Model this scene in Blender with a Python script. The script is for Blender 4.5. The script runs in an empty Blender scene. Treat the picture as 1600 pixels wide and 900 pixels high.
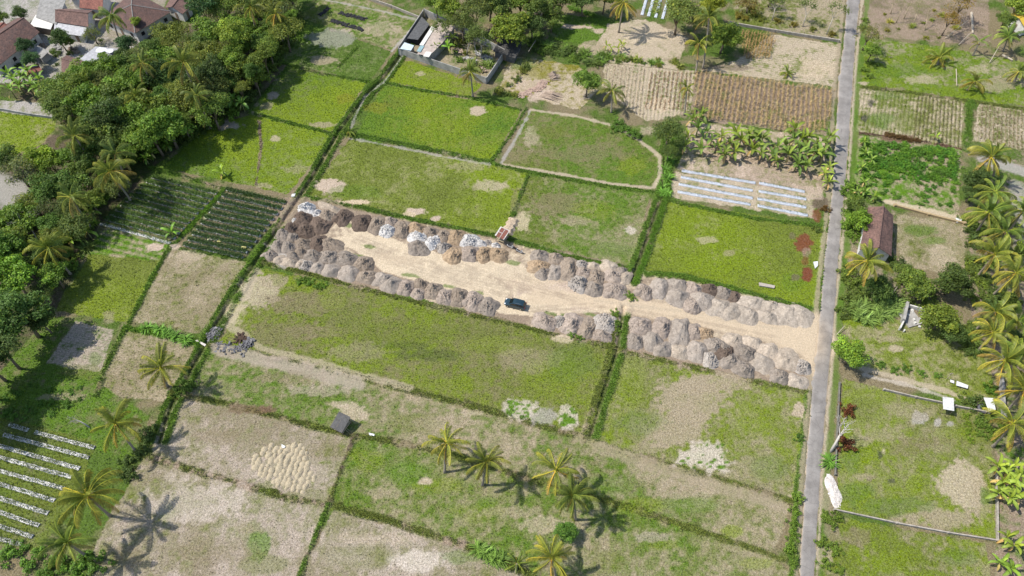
import bpy, math, random
import numpy as np
from mathutils import Vector, Matrix, noise as mnoise
R = math.radians
rng = np.random.default_rng(7)
random.seed(7)
SC = bpy.context.scene
COL = SC.collection

# ------------------------------------------------------------------ camera, sky, sun, exposure
CAM_H = 120.0; TH = R(53.4); FPX = 1150.0
cam = bpy.data.objects.new('camera', bpy.data.cameras.new('camera'))
COL.objects.link(cam); SC.camera = cam
cam.location = (0, 0, CAM_H); cam.rotation_euler = (R(90) - TH, 0, 0)
cam.data.sensor_width = 36.0; cam.data.lens = 36.0 * FPX / 1600.0
cam.data.clip_start = 1.0; cam.data.clip_end = 6000.0

SUN_EL = R(54); SUN_TRAVEL = (math.cos(R(-9)), math.sin(R(-9)))       # horizontal way the light goes
W = bpy.data.worlds.new('World'); SC.world = W; W.use_nodes = True
nt = W.node_tree; bg = nt.nodes['Background']
sky = nt.nodes.new('ShaderNodeTexSky'); sky.sky_type = 'NISHITA'; sky.sun_disc = False
sky.sun_elevation = SUN_EL
sky.sun_rotation = math.atan2(-SUN_TRAVEL[0], -SUN_TRAVEL[1])
nt.links.new(sky.outputs[0], bg.inputs[0]); bg.inputs[1].default_value = 0.138
sl = bpy.data.lights.new('sun', 'SUN'); sl.energy = 4.1; sl.angle = R(0.5); sl.color = (1.0, 0.955, 0.88)
sun = bpy.data.objects.new('sun', sl); COL.objects.link(sun)
d = Vector((SUN_TRAVEL[0] * math.cos(SUN_EL), SUN_TRAVEL[1] * math.cos(SUN_EL), -math.sin(SUN_EL)))
sun.rotation_euler = d.to_track_quat('-Z', 'Y').to_euler()
SC.view_settings.view_transform = 'Standard'
SC.view_settings.look = 'None'
SC.view_settings.gamma = 1.0
SC.view_settings.use_curve_mapping = False
SC.view_settings.exposure = 0.47

# ------------------------------------------------------------------ helpers
sT, cT = math.sin(TH), math.cos(TH)
def P(px, py, z=0.0):
    """the world point at height z that stands behind a place in the 1600 x 900 photograph"""
    u = (px - 800.0) / FPX; v = (py - 450.0) / FPX
    t = (CAM_H - z) / (sT + v * cT)
    return (u * t, (cT - v * sT) * t, z)
def PV(px, py, z=0.0): return Vector(P(px, py, z))
def unP(X, Y, Z=0.0):
    dz = Z - CAM_H
    dep = Y * cT - dz * sT
    upc = Y * sT + dz * cT
    return 800 + FPX * X / dep, 450 - FPX * upc / dep
def ppm(px, py):
    v = (py - 450.0) / FPX
    return FPX * (sT + v * cT) / CAM_H           # pixels per metre across the view
def view_el(py): return TH + math.atan((py - 450.0) / FPX)

def tag(o, label=None, cat=None, group=None, kind=None):
    if label: o['label'] = label
    if cat: o['category'] = cat
    if group: o['group'] = group
    if kind: o['kind'] = kind
    return o
def link(name, me, mat=None, parent=None, loc=None):
    o = bpy.data.objects.new(name, me); COL.objects.link(o)
    if mat is not None and me is not None and not me.materials: me.materials.append(mat)
    if parent is not None: o.parent = parent
    if loc is not None: o.location = loc
    return o
def empty(name, loc, rz=0.0, scale=1.0):
    o = bpy.data.objects.new(name, None); COL.objects.link(o)
    o.location = loc; o.rotation_euler = (0, 0, rz); o.scale = (scale,) * 3
    o.empty_display_size = 0.3
    return o
def np_mesh(name, co, faces, nper, col=None, smooth=False):
    """co (n,3), faces (m,nper) -> mesh, optional point colours"""
    co = np.asarray(co, np.float32); faces = np.asarray(faces, np.int32)
    me = bpy.data.meshes.new(name)
    me.vertices.add(len(co)); me.vertices.foreach_set('co', co.ravel())
    m = len(faces)
    me.loops.add(m * nper); me.loops.foreach_set('vertex_index', faces.ravel())
    me.polygons.add(m)
    me.polygons.foreach_set('loop_start', np.arange(0, m * nper, nper, dtype=np.int32))
    me.polygons.foreach_set('use_smooth', np.full(m, smooth, dtype=bool))
    me.update(calc_edges=True)
    if col is not None:
        a = me.color_attributes.new('Col', 'FLOAT_COLOR', 'POINT')
        c = np.ones((len(co), 4), np.float32); c[:, :np.shape(col)[-1]] = col
        a.data.foreach_set('color', c.ravel())
    return me

class MB:
    """collects shapes and links them as ONE mesh object"""
    def __init__(s): s.v = []; s.f = []
    def quad(s, a, b, c, d):
        n = len(s.v); s.v += [tuple(a), tuple(b), tuple(c), tuple(d)]; s.f.append((n, n+1, n+2, n+3))
    def poly(s, pts):
        n = len(s.v); s.v += [tuple(p) for p in pts]; s.f.append(tuple(range(n, n + len(pts))))
    def prism(s, bot, top):
        """bot and top: rings of the same length"""
        n = len(s.v); k = len(bot)
        s.v += [tuple(p) for p in bot] + [tuple(p) for p in top]
        s.f.append(tuple(range(n + k - 1, n - 1, -1))); s.f.append(tuple(range(n + k, n + 2 * k)))
        for i in range(k):
            j = (i + 1) % k
            s.f.append((n + i, n + j, n + k + j, n + k + i))
    def slab(s, pts, th):
        """a thick panel: pts is the upper outline"""
        pts = [Vector(p) for p in pts]
        nn = (pts[1] - pts[0]).cross(pts[2] - pts[0]).normalized()
        if nn.z < 0: pts = pts[::-1]; nn = -nn
        s.prism([p - nn * th for p in pts], pts)
    def box(s, c, sx, sy, sz, rz=0.0):
        """c = centre of the bottom"""
        ca, sa = math.cos(rz), math.sin(rz)
        r = []
        for x, y in ((-1, -1), (1, -1), (1, 1), (-1, 1)):
            x *= sx / 2; y *= sy / 2
            r.append((c[0] + x * ca - y * sa, c[1] + x * sa + y * ca))
        s.prism([(x, y, c[2]) for x, y in r], [(x, y, c[2] + sz) for x, y in r])
    def tube(s, pts, rad, k=7, cap=True):
        pts = [Vector(p) for p in pts]; n0 = len(s.v)
        for i, p in enumerate(pts):
            a = pts[max(i - 1, 0)]; b = pts[min(i + 1, len(pts) - 1)]
            t = (b - a).normalized()
            e = Vector((1, 0, 0)) if abs(t.x) < 0.8 else Vector((0, 1, 0))
            n1 = t.cross(e).normalized(); n2 = t.cross(n1)
            r = rad[i] if hasattr(rad, '__len__') else rad
            for j in range(k):
                an = 2 * math.pi * j / k
                s.v.append(tuple(p + (n1 * math.cos(an) + n2 * math.sin(an)) * r))
        for i in range(len(pts) - 1):
            for j in range(k):
                q = (j + 1) % k
                s.f.append((n0 + i*k + j, n0 + i*k + q, n0 + (i+1)*k + q, n0 + (i+1)*k + j))
        if cap:
            s.f.append(tuple(n0 + j for j in range(k))[::-1])
            s.f.append(tuple(n0 + (len(pts)-1)*k + j for j in range(k)))
    def mesh(s, name, smooth=False):
        me = bpy.data.meshes.new(name); me.from_pydata(s.v, [], s.f); me.update()
        if smooth:
            me.polygons.foreach_set('use_smooth', np.ones(len(me.polygons), dtype=bool))
        return me
    def build(s, name, mat, parent=None, loc=None, smooth=False):
        return link(name, s.mesh(name, smooth), mat, parent, loc)

def copy_tree(o, parent=None):
    c = o.copy(); COL.objects.link(c)
    if parent is not None: c.parent = parent
    for ch in [x for x in o.children]: copy_tree(ch, c)
    return c

ORD = ['first', 'second', 'third', 'fourth', 'fifth', 'sixth', 'seventh', 'eighth', 'ninth', 'tenth', 'eleventh',
       'twelfth', 'thirteenth', 'fourteenth', 'fifteenth', 'sixteenth', 'seventeenth', 'eighteenth', 'nineteenth', 'twentieth']

# ------------------------------------------------------------------ materials
def new_mat(name):
    m = bpy.data.materials.new(name); m.use_nodes = True
    return m, m.node_tree, m.node_tree.nodes['Principled BSDF']
def N(nt, t, **kw):
    n = nt.nodes.new(t)
    for k, v in kw.items(): setattr(n, k, v)
    return n
def noise_node(nt, scale, detail=4.0, rough=0.6, vec=None, dist=0.0):
    n = N(nt, 'ShaderNodeTexNoise'); n.inputs['Scale'].default_value = scale
    n.inputs['Detail'].default_value = detail; n.inputs['Roughness'].default_value = rough
    n.inputs['Distortion'].default_value = dist
    if vec is not None: nt.links.new(vec, n.inputs['Vector'])
    return n
def remap(nt, src, a, b, c, d2):
    n = N(nt, 'ShaderNodeMapRange'); nt.links.new(src, n.inputs[0])
    for i, v in enumerate((a, b, c, d2)): n.inputs[1 + i].default_value = v
    return n.outputs[0]
def mul(nt, a, b):
    n = N(nt, 'ShaderNodeMix'); n.data_type = 'RGBA'; n.blend_type = 'MULTIPLY'; n.inputs[0].default_value = 1.0
    nt.links.new(a, n.inputs[6]); nt.links.new(b, n.inputs[7]); return n.outputs[2]
def mixc(nt, f, a, b):
    n = N(nt, 'ShaderNodeMix'); n.data_type = 'RGBA'
    nt.links.new(f, n.inputs[0])
    for s, k in ((a, 6), (b, 7)):
        if isinstance(s, tuple): n.inputs[k].default_value = (*s, 1)
        else: nt.links.new(s, n.inputs[k])
    return n.outputs[2]
def bump(nt, b, h, strength, dist):
    n = N(nt, 'ShaderNodeBump'); n.inputs['Strength'].default_value = strength; n.inputs['Distance'].default_value = dist
    nt.links.new(h, n.inputs['Height']); nt.links.new(n.outputs[0], b.inputs['Normal'])

def plain(name, c, rough=0.7, var=0.25, scale=2.0, metal=0.0, bmp=0.0, dirt=None):
    """a solid colour with worn, uneven tone"""
    m, nt, b = new_mat(name)
    tc = N(nt, 'ShaderNodeTexCoord').outputs['Object']
    n1 = noise_node(nt, scale, 6, 0.65, tc)
    lo = tuple(max(0, x * (1 - var)) for x in c) if dirt is None else dirt
    hi = tuple(min(1, x * (1 + var * 0.6)) for x in c)
    o = mixc(nt, remap(nt, n1.outputs[0], 0.3, 0.7, 0, 1), lo, hi)
    nt.links.new(o, b.inputs['Base Color']); b.inputs['Roughness'].default_value = rough
    b.inputs['Metallic'].default_value = metal; b.inputs['Specular IOR Level'].default_value = 0.3
    if bmp: bump(nt, b, n1.outputs[0], bmp, 0.05)
    return m

def attr_mat(name, f1=3.5, f2=13.0, a1=0.35, a2=0.3, bs=0.6, bd=0.12, objcol=False):
    """colour from the Col attribute, broken up by fine procedural grain"""
    m, nt, b = new_mat(name)
    at = N(nt, 'ShaderNodeAttribute'); at.attribute_name = 'Col'
    geo = N(nt, 'ShaderNodeNewGeometry').outputs['Position']
    n1 = noise_node(nt, f1, 5, 0.7, geo); n2 = noise_node(nt, f2, 2, 0.6, geo)
    o = mul(nt, at.outputs['Color'], remap(nt, n1.outputs[0], 0.3, 0.7, 1 - a1, 1 + a1))
    o = mul(nt, o, remap(nt, n2.outputs[0], 0.3, 0.7, 1 - a2, 1 + a2))
    n3 = noise_node(nt, f1 * 1.1, 3, 0.75, geo, 0.6); n4 = noise_node(nt, f1 * 1.7, 3, 0.7, geo)
    hs = N(nt, 'ShaderNodeHueSaturation'); nt.links.new(o, hs.inputs['Color'])
    nt.links.new(remap(nt, n3.outputs[0], 0.35, 0.65, 0.90, 1.16), hs.inputs['Saturation'])
    nt.links.new(remap(nt, n3.outputs[0], 0.35, 0.65, 1.12, 0.90), hs.inputs['Value'])
    o = mul(nt, hs.outputs[0], remap(nt, n4.outputs[0], 0.36, 0.50, 0.62, 1.06))
    o = mixc(nt, at.outputs['Alpha'], mul(nt, at.outputs['Color'], remap(nt, n1.outputs[0], 0.3, 0.7, 0.9, 1.1)), o)
    nt.links.new(o, b.inputs['Base Color']); b.inputs['Roughness'].default_value = 0.95
    b.inputs['Specular IOR Level'].default_value = 0.1
    bump(nt, b, n1.outputs[0], bs, bd)
    return m
M_GROUND = attr_mat('ground', 3.0, 8.0, 0.42, 0.30, 0.9, 0.16)

def leaf_mat(name, trans=0.35, rough=0.55, useobj=True, base=None):
    m, nt, b = new_mat(name)
    if base is None:
        at = N(nt, 'ShaderNodeAttribute'); at.attribute_name = 'Col'; c = at.outputs['Color']
    else:
        rgb = N(nt, 'ShaderNodeRGB'); rgb.outputs[0].default_value = (*base, 1); c = rgb.outputs[0]
    if useobj:
        oi = N(nt, 'ShaderNodeObjectInfo'); c = mul(nt, c, oi.outputs['Color'])
    nt.links.new(c, b.inputs['Base Color']); b.inputs['Roughness'].default_value = rough
    b.inputs['Specular IOR Level'].default_value = 0.25
    tr = N(nt, 'ShaderNodeBsdfTranslucent'); nt.links.new(c, tr.inputs[0])
    mx = N(nt, 'ShaderNodeMixShader'); mx.inputs[0].default_value = trans
    out = nt.nodes['Material Output']
    nt.links.new(b.outputs[0], mx.inputs[1]); nt.links.new(tr.outputs[0], mx.inputs[2])
    nt.links.new(mx.outputs[0], out.inputs[0])
    return m
M_LEAF = leaf_mat('foliage')
M_FROND = leaf_mat('palm frond', 0.3, 0.45)
M_GRASS = leaf_mat('grass blades', 0.3, 0.7, useobj=False)
def bark_mat(name, c, ring=0.0):
    m, nt, b = new_mat(name)
    tc = N(nt, 'ShaderNodeTexCoord').outputs['Object']
    n1 = noise_node(nt, 5, 5, 0.7, tc)
    o = mixc(nt, n1.outputs[0], tuple(x * 0.55 for x in c), tuple(min(1, x * 1.4) for x in c))
    nt.links.new(o, b.inputs['Base Color']); b.inputs['Roughness'].default_value = 0.9
    bump(nt, b, n1.outputs[0], 0.5, 0.05)
    return m
M_BARK = bark_mat('bark', (0.17, 0.13, 0.09))
M_PALMTRUNK = bark_mat('palm trunk', (0.26, 0.22, 0.17))
M_DEADWOOD = bark_mat('bleached wood', (0.46, 0.42, 0.37))
# ------------------------------------------------------------------ noise on arrays
def vnoise(x, y, scale, seed):
    r = np.random.default_rng(seed); n = 256
    T = r.random((n, n)).astype(np.float32)
    fx = x * scale + 1000.0; fy = y * scale + 1000.0
    ix = np.floor(fx).astype(np.int64); iy = np.floor(fy).astype(np.int64)
    tx = (fx - ix).astype(np.float32); ty = (fy - iy).astype(np.float32)
    tx = tx * tx * (3 - 2 * tx); ty = ty * ty * (3 - 2 * ty)
    a = T[ix % n, iy % n]; b = T[(ix + 1) % n, iy % n]; c = T[ix % n, (iy + 1) % n]; e = T[(ix + 1) % n, (iy + 1) % n]
    return (a * (1 - tx) + b * tx) * (1 - ty) + (c * (1 - tx) + e * tx) * ty
def fbm(x, y, scale, seed, octv=4, gain=0.55):
    s = 0; a = 1; tot = 0
    for i in range(octv):
        s = s + a * vnoise(x + 13.7 * i, y - 7.3 * i, scale * 2 ** i, seed + i); tot += a; a *= gain
    return s / tot
def sstep(x, a, b):
    t = np.clip((x - a) / (b - a), 0, 1); return t * t * (3 - 2 * t)
def inpoly(x, y, poly):
    poly = np.asarray(poly, float); r = np.zeros(x.shape, bool)
    bb = (x >= poly[:, 0].min()) & (x <= poly[:, 0].max()) & (y >= poly[:, 1].min()) & (y <= poly[:, 1].max())
    xs, ys = x[bb], y[bb]; k = np.zeros(xs.shape, bool); n = len(poly)
    for i in range(n):
        x0, y0 = poly[i]; x1, y1 = poly[(i + 1) % n]
        if y0 == y1: continue
        c = ((y0 > ys) != (y1 > ys)) & (xs < (x1 - x0) * (ys - y0) / (y1 - y0) + x0)
        k ^= c
    r[bb] = k
    return r

# ------------------------------------------------------------------ the terrain grid: painted field by field
STEP = 0.25
gx = np.arange(-178, 178.01, STEP); gy = np.arange(20, 222.01, STEP)
NX, NY = len(gx), len(gy)
GX, GY = np.meshgrid(gx, gy, indexing='ij')
PXX, PYY = unP(GX, GY)
# keep what the photograph and a step to either side of it can see
keep = (np.abs(GX) < 0.71 * (GY * cT + CAM_H * sT) + 16)
w1 = fbm(GX, GY, 0.5, 11, 4) - 0.5; w2 = fbm(GX, GY, 0.5, 21, 4) - 0.5
PPM = FPX * (sT + (PYY - 450) / FPX * cT) / CAM_H
QX = PXX + w1 * 1.3 * PPM; QY = PYY + w2 * 0.9 * PPM       # a ragged edge for every outline
nb = fbm(GX, GY, 0.06, 31, 3); nm = fbm(GX, GY, 0.28, 41, 4); nf = fbm(GX, GY, 1.3, 51, 3)
nb2 = fbm(GX, GY, 0.05, 61, 3); nm2 = fbm(GX, GY, 0.22, 71, 4)

C = dict(
 g1=(0.148,0.198,0.020), g2=(0.086,0.148,0.021), g3=(0.116,0.140,0.030), g4=(0.046,0.074,0.017), g5=(0.076,0.120,0.023),
 s1=(0.375,0.31,0.225), s2=(0.285,0.235,0.160), s3=(0.180,0.148,0.088), d1=(0.325,0.27,0.215), b1=(0.24,0.185,0.135),
 b2=(0.115,0.088,0.063), y1=(0.49,0.402,0.285), tan=(0.47,0.375,0.262), gy=(0.32,0.295,0.265), red=(0.145,0.048,0.030), ash=(0.035,0.034,0.035),
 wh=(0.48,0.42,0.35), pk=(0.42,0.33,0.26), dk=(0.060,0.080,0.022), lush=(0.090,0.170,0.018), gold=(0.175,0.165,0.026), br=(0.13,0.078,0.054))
C = {k: np.array(v, np.float32) for k, v in C.items()}
COLR = np.zeros((NX, NY, 3), np.float32); Z = (nm - 0.5) * 0.10 + (nf - 0.5) * 0.07
GRAIN = np.ones((NX, NY), np.float32)
TUFT = np.zeros((NX, NY), np.float32)                      # how grassy a place is
REG = np.zeros((NX, NY), np.int16); REGN = ['ground']
def mix_into(mask, a, b, t):
    COLR[mask] = a[None] * (1 - t[mask])[:, None] + b[None] * t[mask][:, None]
# the rough land between the fields
t0 = sstep(nb * 0.5 + nm * 0.5, 0.40, 0.60)
COLR[:] = C['s3'] * (1 - t0[..., None]) + C['g5'] * t0[..., None]; TUFT[:] = 0.25 + 0.5 * t0

VV = 0.30 * nb + 0.32 * nm + 0.38 * nf
VV = (VV - VV.mean()) / VV.std() * 0.16 + 0.5
def field(name, poly, g=0.5, gc='g1', sc='s2', k=0.22, tuft=None, rows=None, rough=0.0, gc2=None, sc2=None, grain=1.0):
    """g = share under grass; gc, sc = grass and stubble colours; k = softness"""
    m = inpoly(QX, QY, poly)
    v = VV
    lo = 0.5 + (0.5 - g) * 0.55
    t = sstep(v, lo - k * 0.5, lo + k * 0.5); fl = min(max(g - .45, 0) * 1.25, .62); t = fl + (1 - fl) * t
    if rows:
        (ax, ay), (bx, by), sp, amt = rows
        A = np.array(P(ax, ay)[:2]); B = np.array(P(bx, by)[:2]); dv = (B - A) / np.linalg.norm(B - A)
        s = (GX - A[0]) * -dv[1] + (GY - A[1]) * dv[0] + (nm - .5) * 0.25
        st = 0.5 + 0.5 * np.cos(2 * np.pi * s / sp)
        t = np.clip(t + (st - 0.5) * amt + (nf - .5) * amt * .6, 0, 1)
        Z[m] += ((st - 0.5) * 0.12)[m]
    mix_into(m, C[sc], C[gc], t); GRAIN[m] = grain
    if sc2:
        t3 = sstep(nb2 * .45 + nm * .35 + nf * .2, 0.44, 0.62) * (1 - t) * .8
        COLR[m] = COLR[m] * (1 - t3[m])[:, None] + C[sc2] * t3[m][:, None]
    if gc2:
        t2 = sstep(nb2 * .55 + nm2 * .2 + nf * .25, 0.32, 0.70) * t
        COLR[m] = COLR[m] * (1 - t2[m])[:, None] + C[gc2] * t2[m][:, None]
    TUFT[m] = (0.15 + 0.85 * t[m]) if tuft is None else tuft
    REGN.append(name); REG[m] = len(REGN) - 1
    return m
def patch(px, py, rx, ry, c, s=1.0, tuft=None, rag=0.9, rot=0.0, dz=0.0):
    """a worn, bare, burnt or weedy spot with a ragged outline"""
    ca, sa = math.cos(R(rot)), math.sin(R(rot)); q = 2.0 * max(rx, ry if rot else 0) + 2; qy = 2.0 * (max(rx, ry) if rot else ry) + 2
    cs = [P(px + i * q, py + j * qy) for i in (-1, 1) for j in (-1, 1)]
    i0, i1 = np.searchsorted(gx, [min(c_[0] for c_ in cs), max(c_[0] for c_ in cs)])
    j0, j1 = np.searchsorted(gy, [min(c_[1] for c_ in cs), max(c_[1] for c_ in cs)])
    if i1 <= i0 or j1 <= j0: return
    sl_ = (slice(i0, i1), slice(j0, j1))
    dx, dy = PXX[sl_] - px, PYY[sl_] - py
    u = (dx * ca + dy * sa) / rx; v = (-dx * sa + dy * ca) / ry
    rr = np.sqrt(u * u + v * v) + (nm2[sl_] - 0.5) * rag * 1.3 + (nf[sl_] - 0.5) * rag
    t = (1 - sstep(rr, 0.72, 1.08)) * s
    COLR[sl_] = COLR[sl_] * (1 - t)[..., None] + C[c] * t[..., None]
    if tuft is not None: TUFT[sl_] = TUFT[sl_] * (1 - t) + tuft * t
    if dz: Z[sl_] += dz * t
def dist_poly(pts, off=0.0):
    """distance in metres from a line drawn on the ground"""
    W_ = [np.array(P(*p)[:2]) for p in pts]
    D = np.full((NX, NY), 1e9, np.float32)
    for a, b in zip(W_[:-1], W_[1:]):
        L = np.linalg.norm(b - a); dv = (b - a) / L; nv = np.array((-dv[1], dv[0]))
        x0, x1 = min(a[0], b[0]) - 4, max(a[0], b[0]) + 4; y0, y1 = min(a[1], b[1]) - 4, max(a[1], b[1]) + 4
        i0, i1 = np.searchsorted(gx, [x0, x1]); j0, j1 = np.searchsorted(gy, [y0, y1])
        if i1 <= i0 or j1 <= j0: continue
        X = GX[i0:i1, j0:j1] - a[0]; Y = GY[i0:i1, j0:j1] - a[1]
        s = X * dv[0] + Y * dv[1]; n_ = X * nv[0] + Y * nv[1] - off
        q = np.hypot(np.where(s < 0, s, np.where(s > L, s - L, 0)), n_)
        D[i0:i1, j0:j1] = np.minimum(D[i0:i1, j0:j1], q)
    return D
BUNDREG = None
def bund(pts, w=0.9, h=0.35, c='g2', c2='s3', mixv=0.5, tuft=1.3, off=0.0, reg=True):
    w *= .82; h *= .62 if h > 0 else .8
    D = dist_poly(pts, off) + w1 * 0.8 + (nf - .5) * 0.6
    t = 1 - sstep(D, w * 0.35, w)
    m = t > 0.02
    q = sstep(nm2 * 0.6 + nf * 0.4, 0.62 - mixv * 0.4 - 0.12, 0.62 - mixv * 0.4 + 0.12)[m][:, None]
    cc = C[c2][None] * (1 - q) + C[c][None] * q * (0.9 + .35 * nm[m][:, None])
    COLR[m] = COLR[m] * (1 - t[m])[:, None] + cc * t[m][:, None]
    Z[m] += (h * t * (0.75 + 0.5 * nm))[m]
    TUFT[m] = TUFT[m] * (1 - t[m]) + tuft * (0.3 + 0.7 * q[:, 0]) * t[m]
    if reg: REG[t > 0.5] = BUNDREG
REGN.append('field_bund'); BUNDREG = 1

# --- fields, in the photograph's outlines
field('rice_field', [(468,26),(500,0),(567,-2),(648,30),(650,45),(613,78)], 0.52,'g3','s2',0.7, gc2='g2')
field('rice_field', [(440,38),(466,32),(612,80),(577,127),(500,112),(428,94)], 0.88,'g2','s2',0.5, gc2='g5')
field('rice_field', [(452,103),(572,131),(525,197),(515,208),(392,175),(420,140)], 0.90,'g2','s3',0.5, gc2='g1')
field('rice_field', [(395,180),(520,210),(450,305),(400,292),(250,262),(330,195)], 0.90,'g2','s2',0.5, gc2='g1')
field('rice_field', [(622,90),(752,133),(735,152),(600,127)], 0.92,'g1','s3',0.5)
field('rice_field', [(600,132),(720,153),(815,172),(770,252),(556,209)], 0.97,'g1','s3',0.5, gc2='g2')
field('rice_field', [(825,172),(900,180),(960,195),(1028,243),(1026,290),(960,287),(785,256)], 0.62,'g3','s3',0.8, gc2='g2')
field('rice_field', [(545,218),(770,257),(823,272),(795,355),(770,366),(480,306)], 0.80,'g1','s2',0.6, gc2='g3')
field('rice_field', [(825,275),(1018,300),(985,416),(800,372),(795,350)], 0.68,'g3','s2',0.7, gc2='g2')
field('rice_field', [(1045,314),(1287,352),(1276,482),(1008,425)], 0.95,'g1','s2',0.5, gc2='g3')
field('dirt_yard', [(470,312),(790,374),(985,418),(1276,486),(1276,580),(1262,608),(975,548),(780,497),(414,410)], 0.12,'y1','b1',0.5, tuft=0.12, grain=.6)
field('rice_field', [(402,418),(780,502),(965,542),(922,682),(650,612),(340,537)], 0.66,'g3','s3',0.9, gc2='g1')
field('rice_field', [(978,552),(1256,612),(1250,785),(930,690)], 0.62,'g3','s2',0.9, gc2='g1')
field('rice_field', [(315,548),(520,582),(720,634),(930,696),(1235,787),(1232,800),(1205,868),(930,780),(790,738),(560,682),(270,614)], 0.46,'g3','s2',0.9, gc2='g2', sc2='s3')
field('rice_field', [(270,618),(500,672),(555,686),(512,788),(232,716)], 0.30,'g3','d1',0.9, tuft=0.35, sc2='s3')
field('rice_field', [(560,684),(720,716),(900,770),(905,840),(830,895),(760,865),(515,790)], 0.62,'g3','s2',0.8, gc2='g2')
field('rice_field', [(222,716),(508,795),(470,905),(140,905),(150,850)], 0.30,'g3','d1',0.9, tuft=0.35, sc2='s3')
field('rice_field', [(522,796),(760,866),(830,905),(470,905)], 0.32,'g3','d1',0.9, tuft=0.35, sc2='s3')
field('rice_field', [(905,772),(970,792),(1200,868),(1245,900),(1245,915),(830,915),(880,850)], 0.56,'g3','s2',0.8, gc2='g2')
field('rice_field', [(140,398),(258,402),(205,505),(85,485)], 0.92,'g1','s2',0.6, gc2='g3')
field('vegetable_plot', [(168,352),(268,378),(252,408),(125,396)], 0.75,'lush','s2',0.4, rows=((165,362),(262,385),1.5,0.7))
field('rice_field', [(268,388),(388,408),(312,522),(208,500)], 0.32,'g3','s2',0.8, sc2='s3')
field('rice_field', [(195,516),(312,540),(258,628),(148,616)], 0.28,'g3','s2',0.7, sc2='s3', rows=((180,560),(290,585),0.6,0.4))
field('rough_grass', [(-90,500),(120,495),(178,515),(155,600),(235,650),(200,720),(0,650),(-90,640)], 0.62,'g5','s3',0.5, gc2='g2')
field('dry_plot', [(118,500),(178,516),(158,582),(70,568)], 0.12,'g5','d1',0.6, rows=((75,560),(160,580),0.55,0.5), tuft=0.1)
field('mulched_plot', [(-40,640),(150,690),(110,800),(60,860),(-40,850)], 0.72,'g2','s3',0.5, gc2='g3')
field('rice_field', [(-60,168),(90,186),(85,205),(60,228),(0,252),(-60,250)], 0.80,'g1','s2',0.6)
field('dirt_path', [(-60,150),(100,165),(98,186),(-60,168)], 0.10,'g3','gy',0.6, tuft=0.1)
field('vegetable_plot', [(232,272),(350,298),(268,382),(155,352)], 0.55,'g5','b1',0.7, tuft=0.6)
field('vegetable_plot', [(352,298),(450,318),(382,406),(285,384)], 0.5,'g4','b1',0.7, tuft=0.5)
# right and top
field('stubble_field', [(915,42),(1010,30),(1075,60),(1058,108),(960,98),(900,85)], 0.08,'g3','s1',0.6, tuft=0.15)
field('grass_plot', [(868,22),(955,30),(945,48),(930,72),(855,62)], 0.85,'g2','s2',0.4)
field('stubble_field', [(945,98),(1092,112),(1075,178),(1012,190),(940,140)], 0.18,'g3','s1',0.6, rows=((1010,180),(1018,110),0.9,0.5), tuft=0.15)
field('corn_field', [(1088,112),(1304,142),(1292,212),(1076,186)], 0.15,'g3','b1',0.5, tuft=0.1)
field('stubble_field', [(1205,54),(1314,70),(1304,135),(1090,110),(1150,95)], 0.12,'g3','s1',0.6, rows=((1180,100),(1300,120),0.9,0.4), tuft=0.2)
field('rough_grass', [(1140,-20),(1318,-20),(1314,62),(1150,38)], 0.45,'g3','s2',0.6)
field('rough_grass', [(795,86),(905,103),(935,140),(905,172),(780,140)], 0.45,'gold','s1',0.6)
field('planting_bed', [(1075,190),(1295,215),(1290,285),(1270,335),(1060,265)], 0.22,'g3','pk',0.8, tuft=0.2, sc2='b1')
field('planting_bed', [(1056,268),(1270,305),(1276,342),(1046,308)], 0.03,'g3','s1',0.6, tuft=0.05)
field('leaf_litter', [(1348,-20),(1545,-20),(1545,72),(1362,56)], 0.16,'g3','b1',0.8, tuft=0.2, sc2='b2')
field('grass_plot', [(1352,58),(1480,75),(1620,100),(1620,168),(1345,136)], 0.68,'g2','s2',0.45, gc2='g1')
field('stubble_field', [(1345,138),(1508,158),(1502,232),(1338,206)], 0.50,'g3','s1',0.7, rows=((1445,230),(1452,150),0.9,0.35))
field('stubble_field', [(1528,162),(1620,175),(1620,240),(1520,220)], 0.42,'g3','s1',0.7, rows=((1560,230),(1562,170),0.9,0.35))
field('planting_bed', [(1342,212),(1502,234),(1498,338),(1390,318),(1330,300)], 0.40,'lush','s2',0.5, tuft=0.5)
field('dry_plot', [(1400,335),(1512,348),(1505,435),(1405,412)], 0.48,'g3','s2',0.8, sc2='b1')
field('grass_plot', [(1310,490),(1500,500),(1555,560),(1552,640),(1345,575)], 0.66,'g1','s2',0.5, gc2='g3')
field('grass_plot', [(1317,592),(1548,646),(1556,842),(1306,796)], 0.72,'g3','s2',0.9, gc2='g1')
field('grass_plot', [(1300,806),(1540,850),(1548,915),(1285,915)], 0.74,'g3','s2',0.5, gc2='g1')
field('grove_floor', [(1530,236),(1640,240),(1640,640),(1556,640),(1545,540),(1520,520),(1510,350)], 0.45,'g5','b1',0.5)
field('grove_floor', [(1556,640),(1640,640),(1640,915),(1552,915),(1556,842)], 0.45,'g2','b1',0.5)
field('grove_floor', [(1310,240),(1345,290),(1400,330),(1400,420),(1520,520),(1500,505),(1310,495),(1300,440)], 0.55,'g5','b1',0.5)
field('village_ground', [(-60,-40),(270,-40),(250,40),(215,75),(130,120),(0,130),(-60,140)], 0.16,'g5','gy',0.8, tuft=0.2, sc2='b1')
field('grove_floor', [(230,60),(330,30),(345,-30),(475,-30),(445,70),(395,150),(330,192),(245,258),(155,350),(135,395),(85,485),(0,580),(-80,520),(-80,250),(0,255),(60,230),(95,200),(95,165),(0,150),(0,130),(130,120)], 0.5,'dk','b2',0.6, tuft=0.5)
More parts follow.
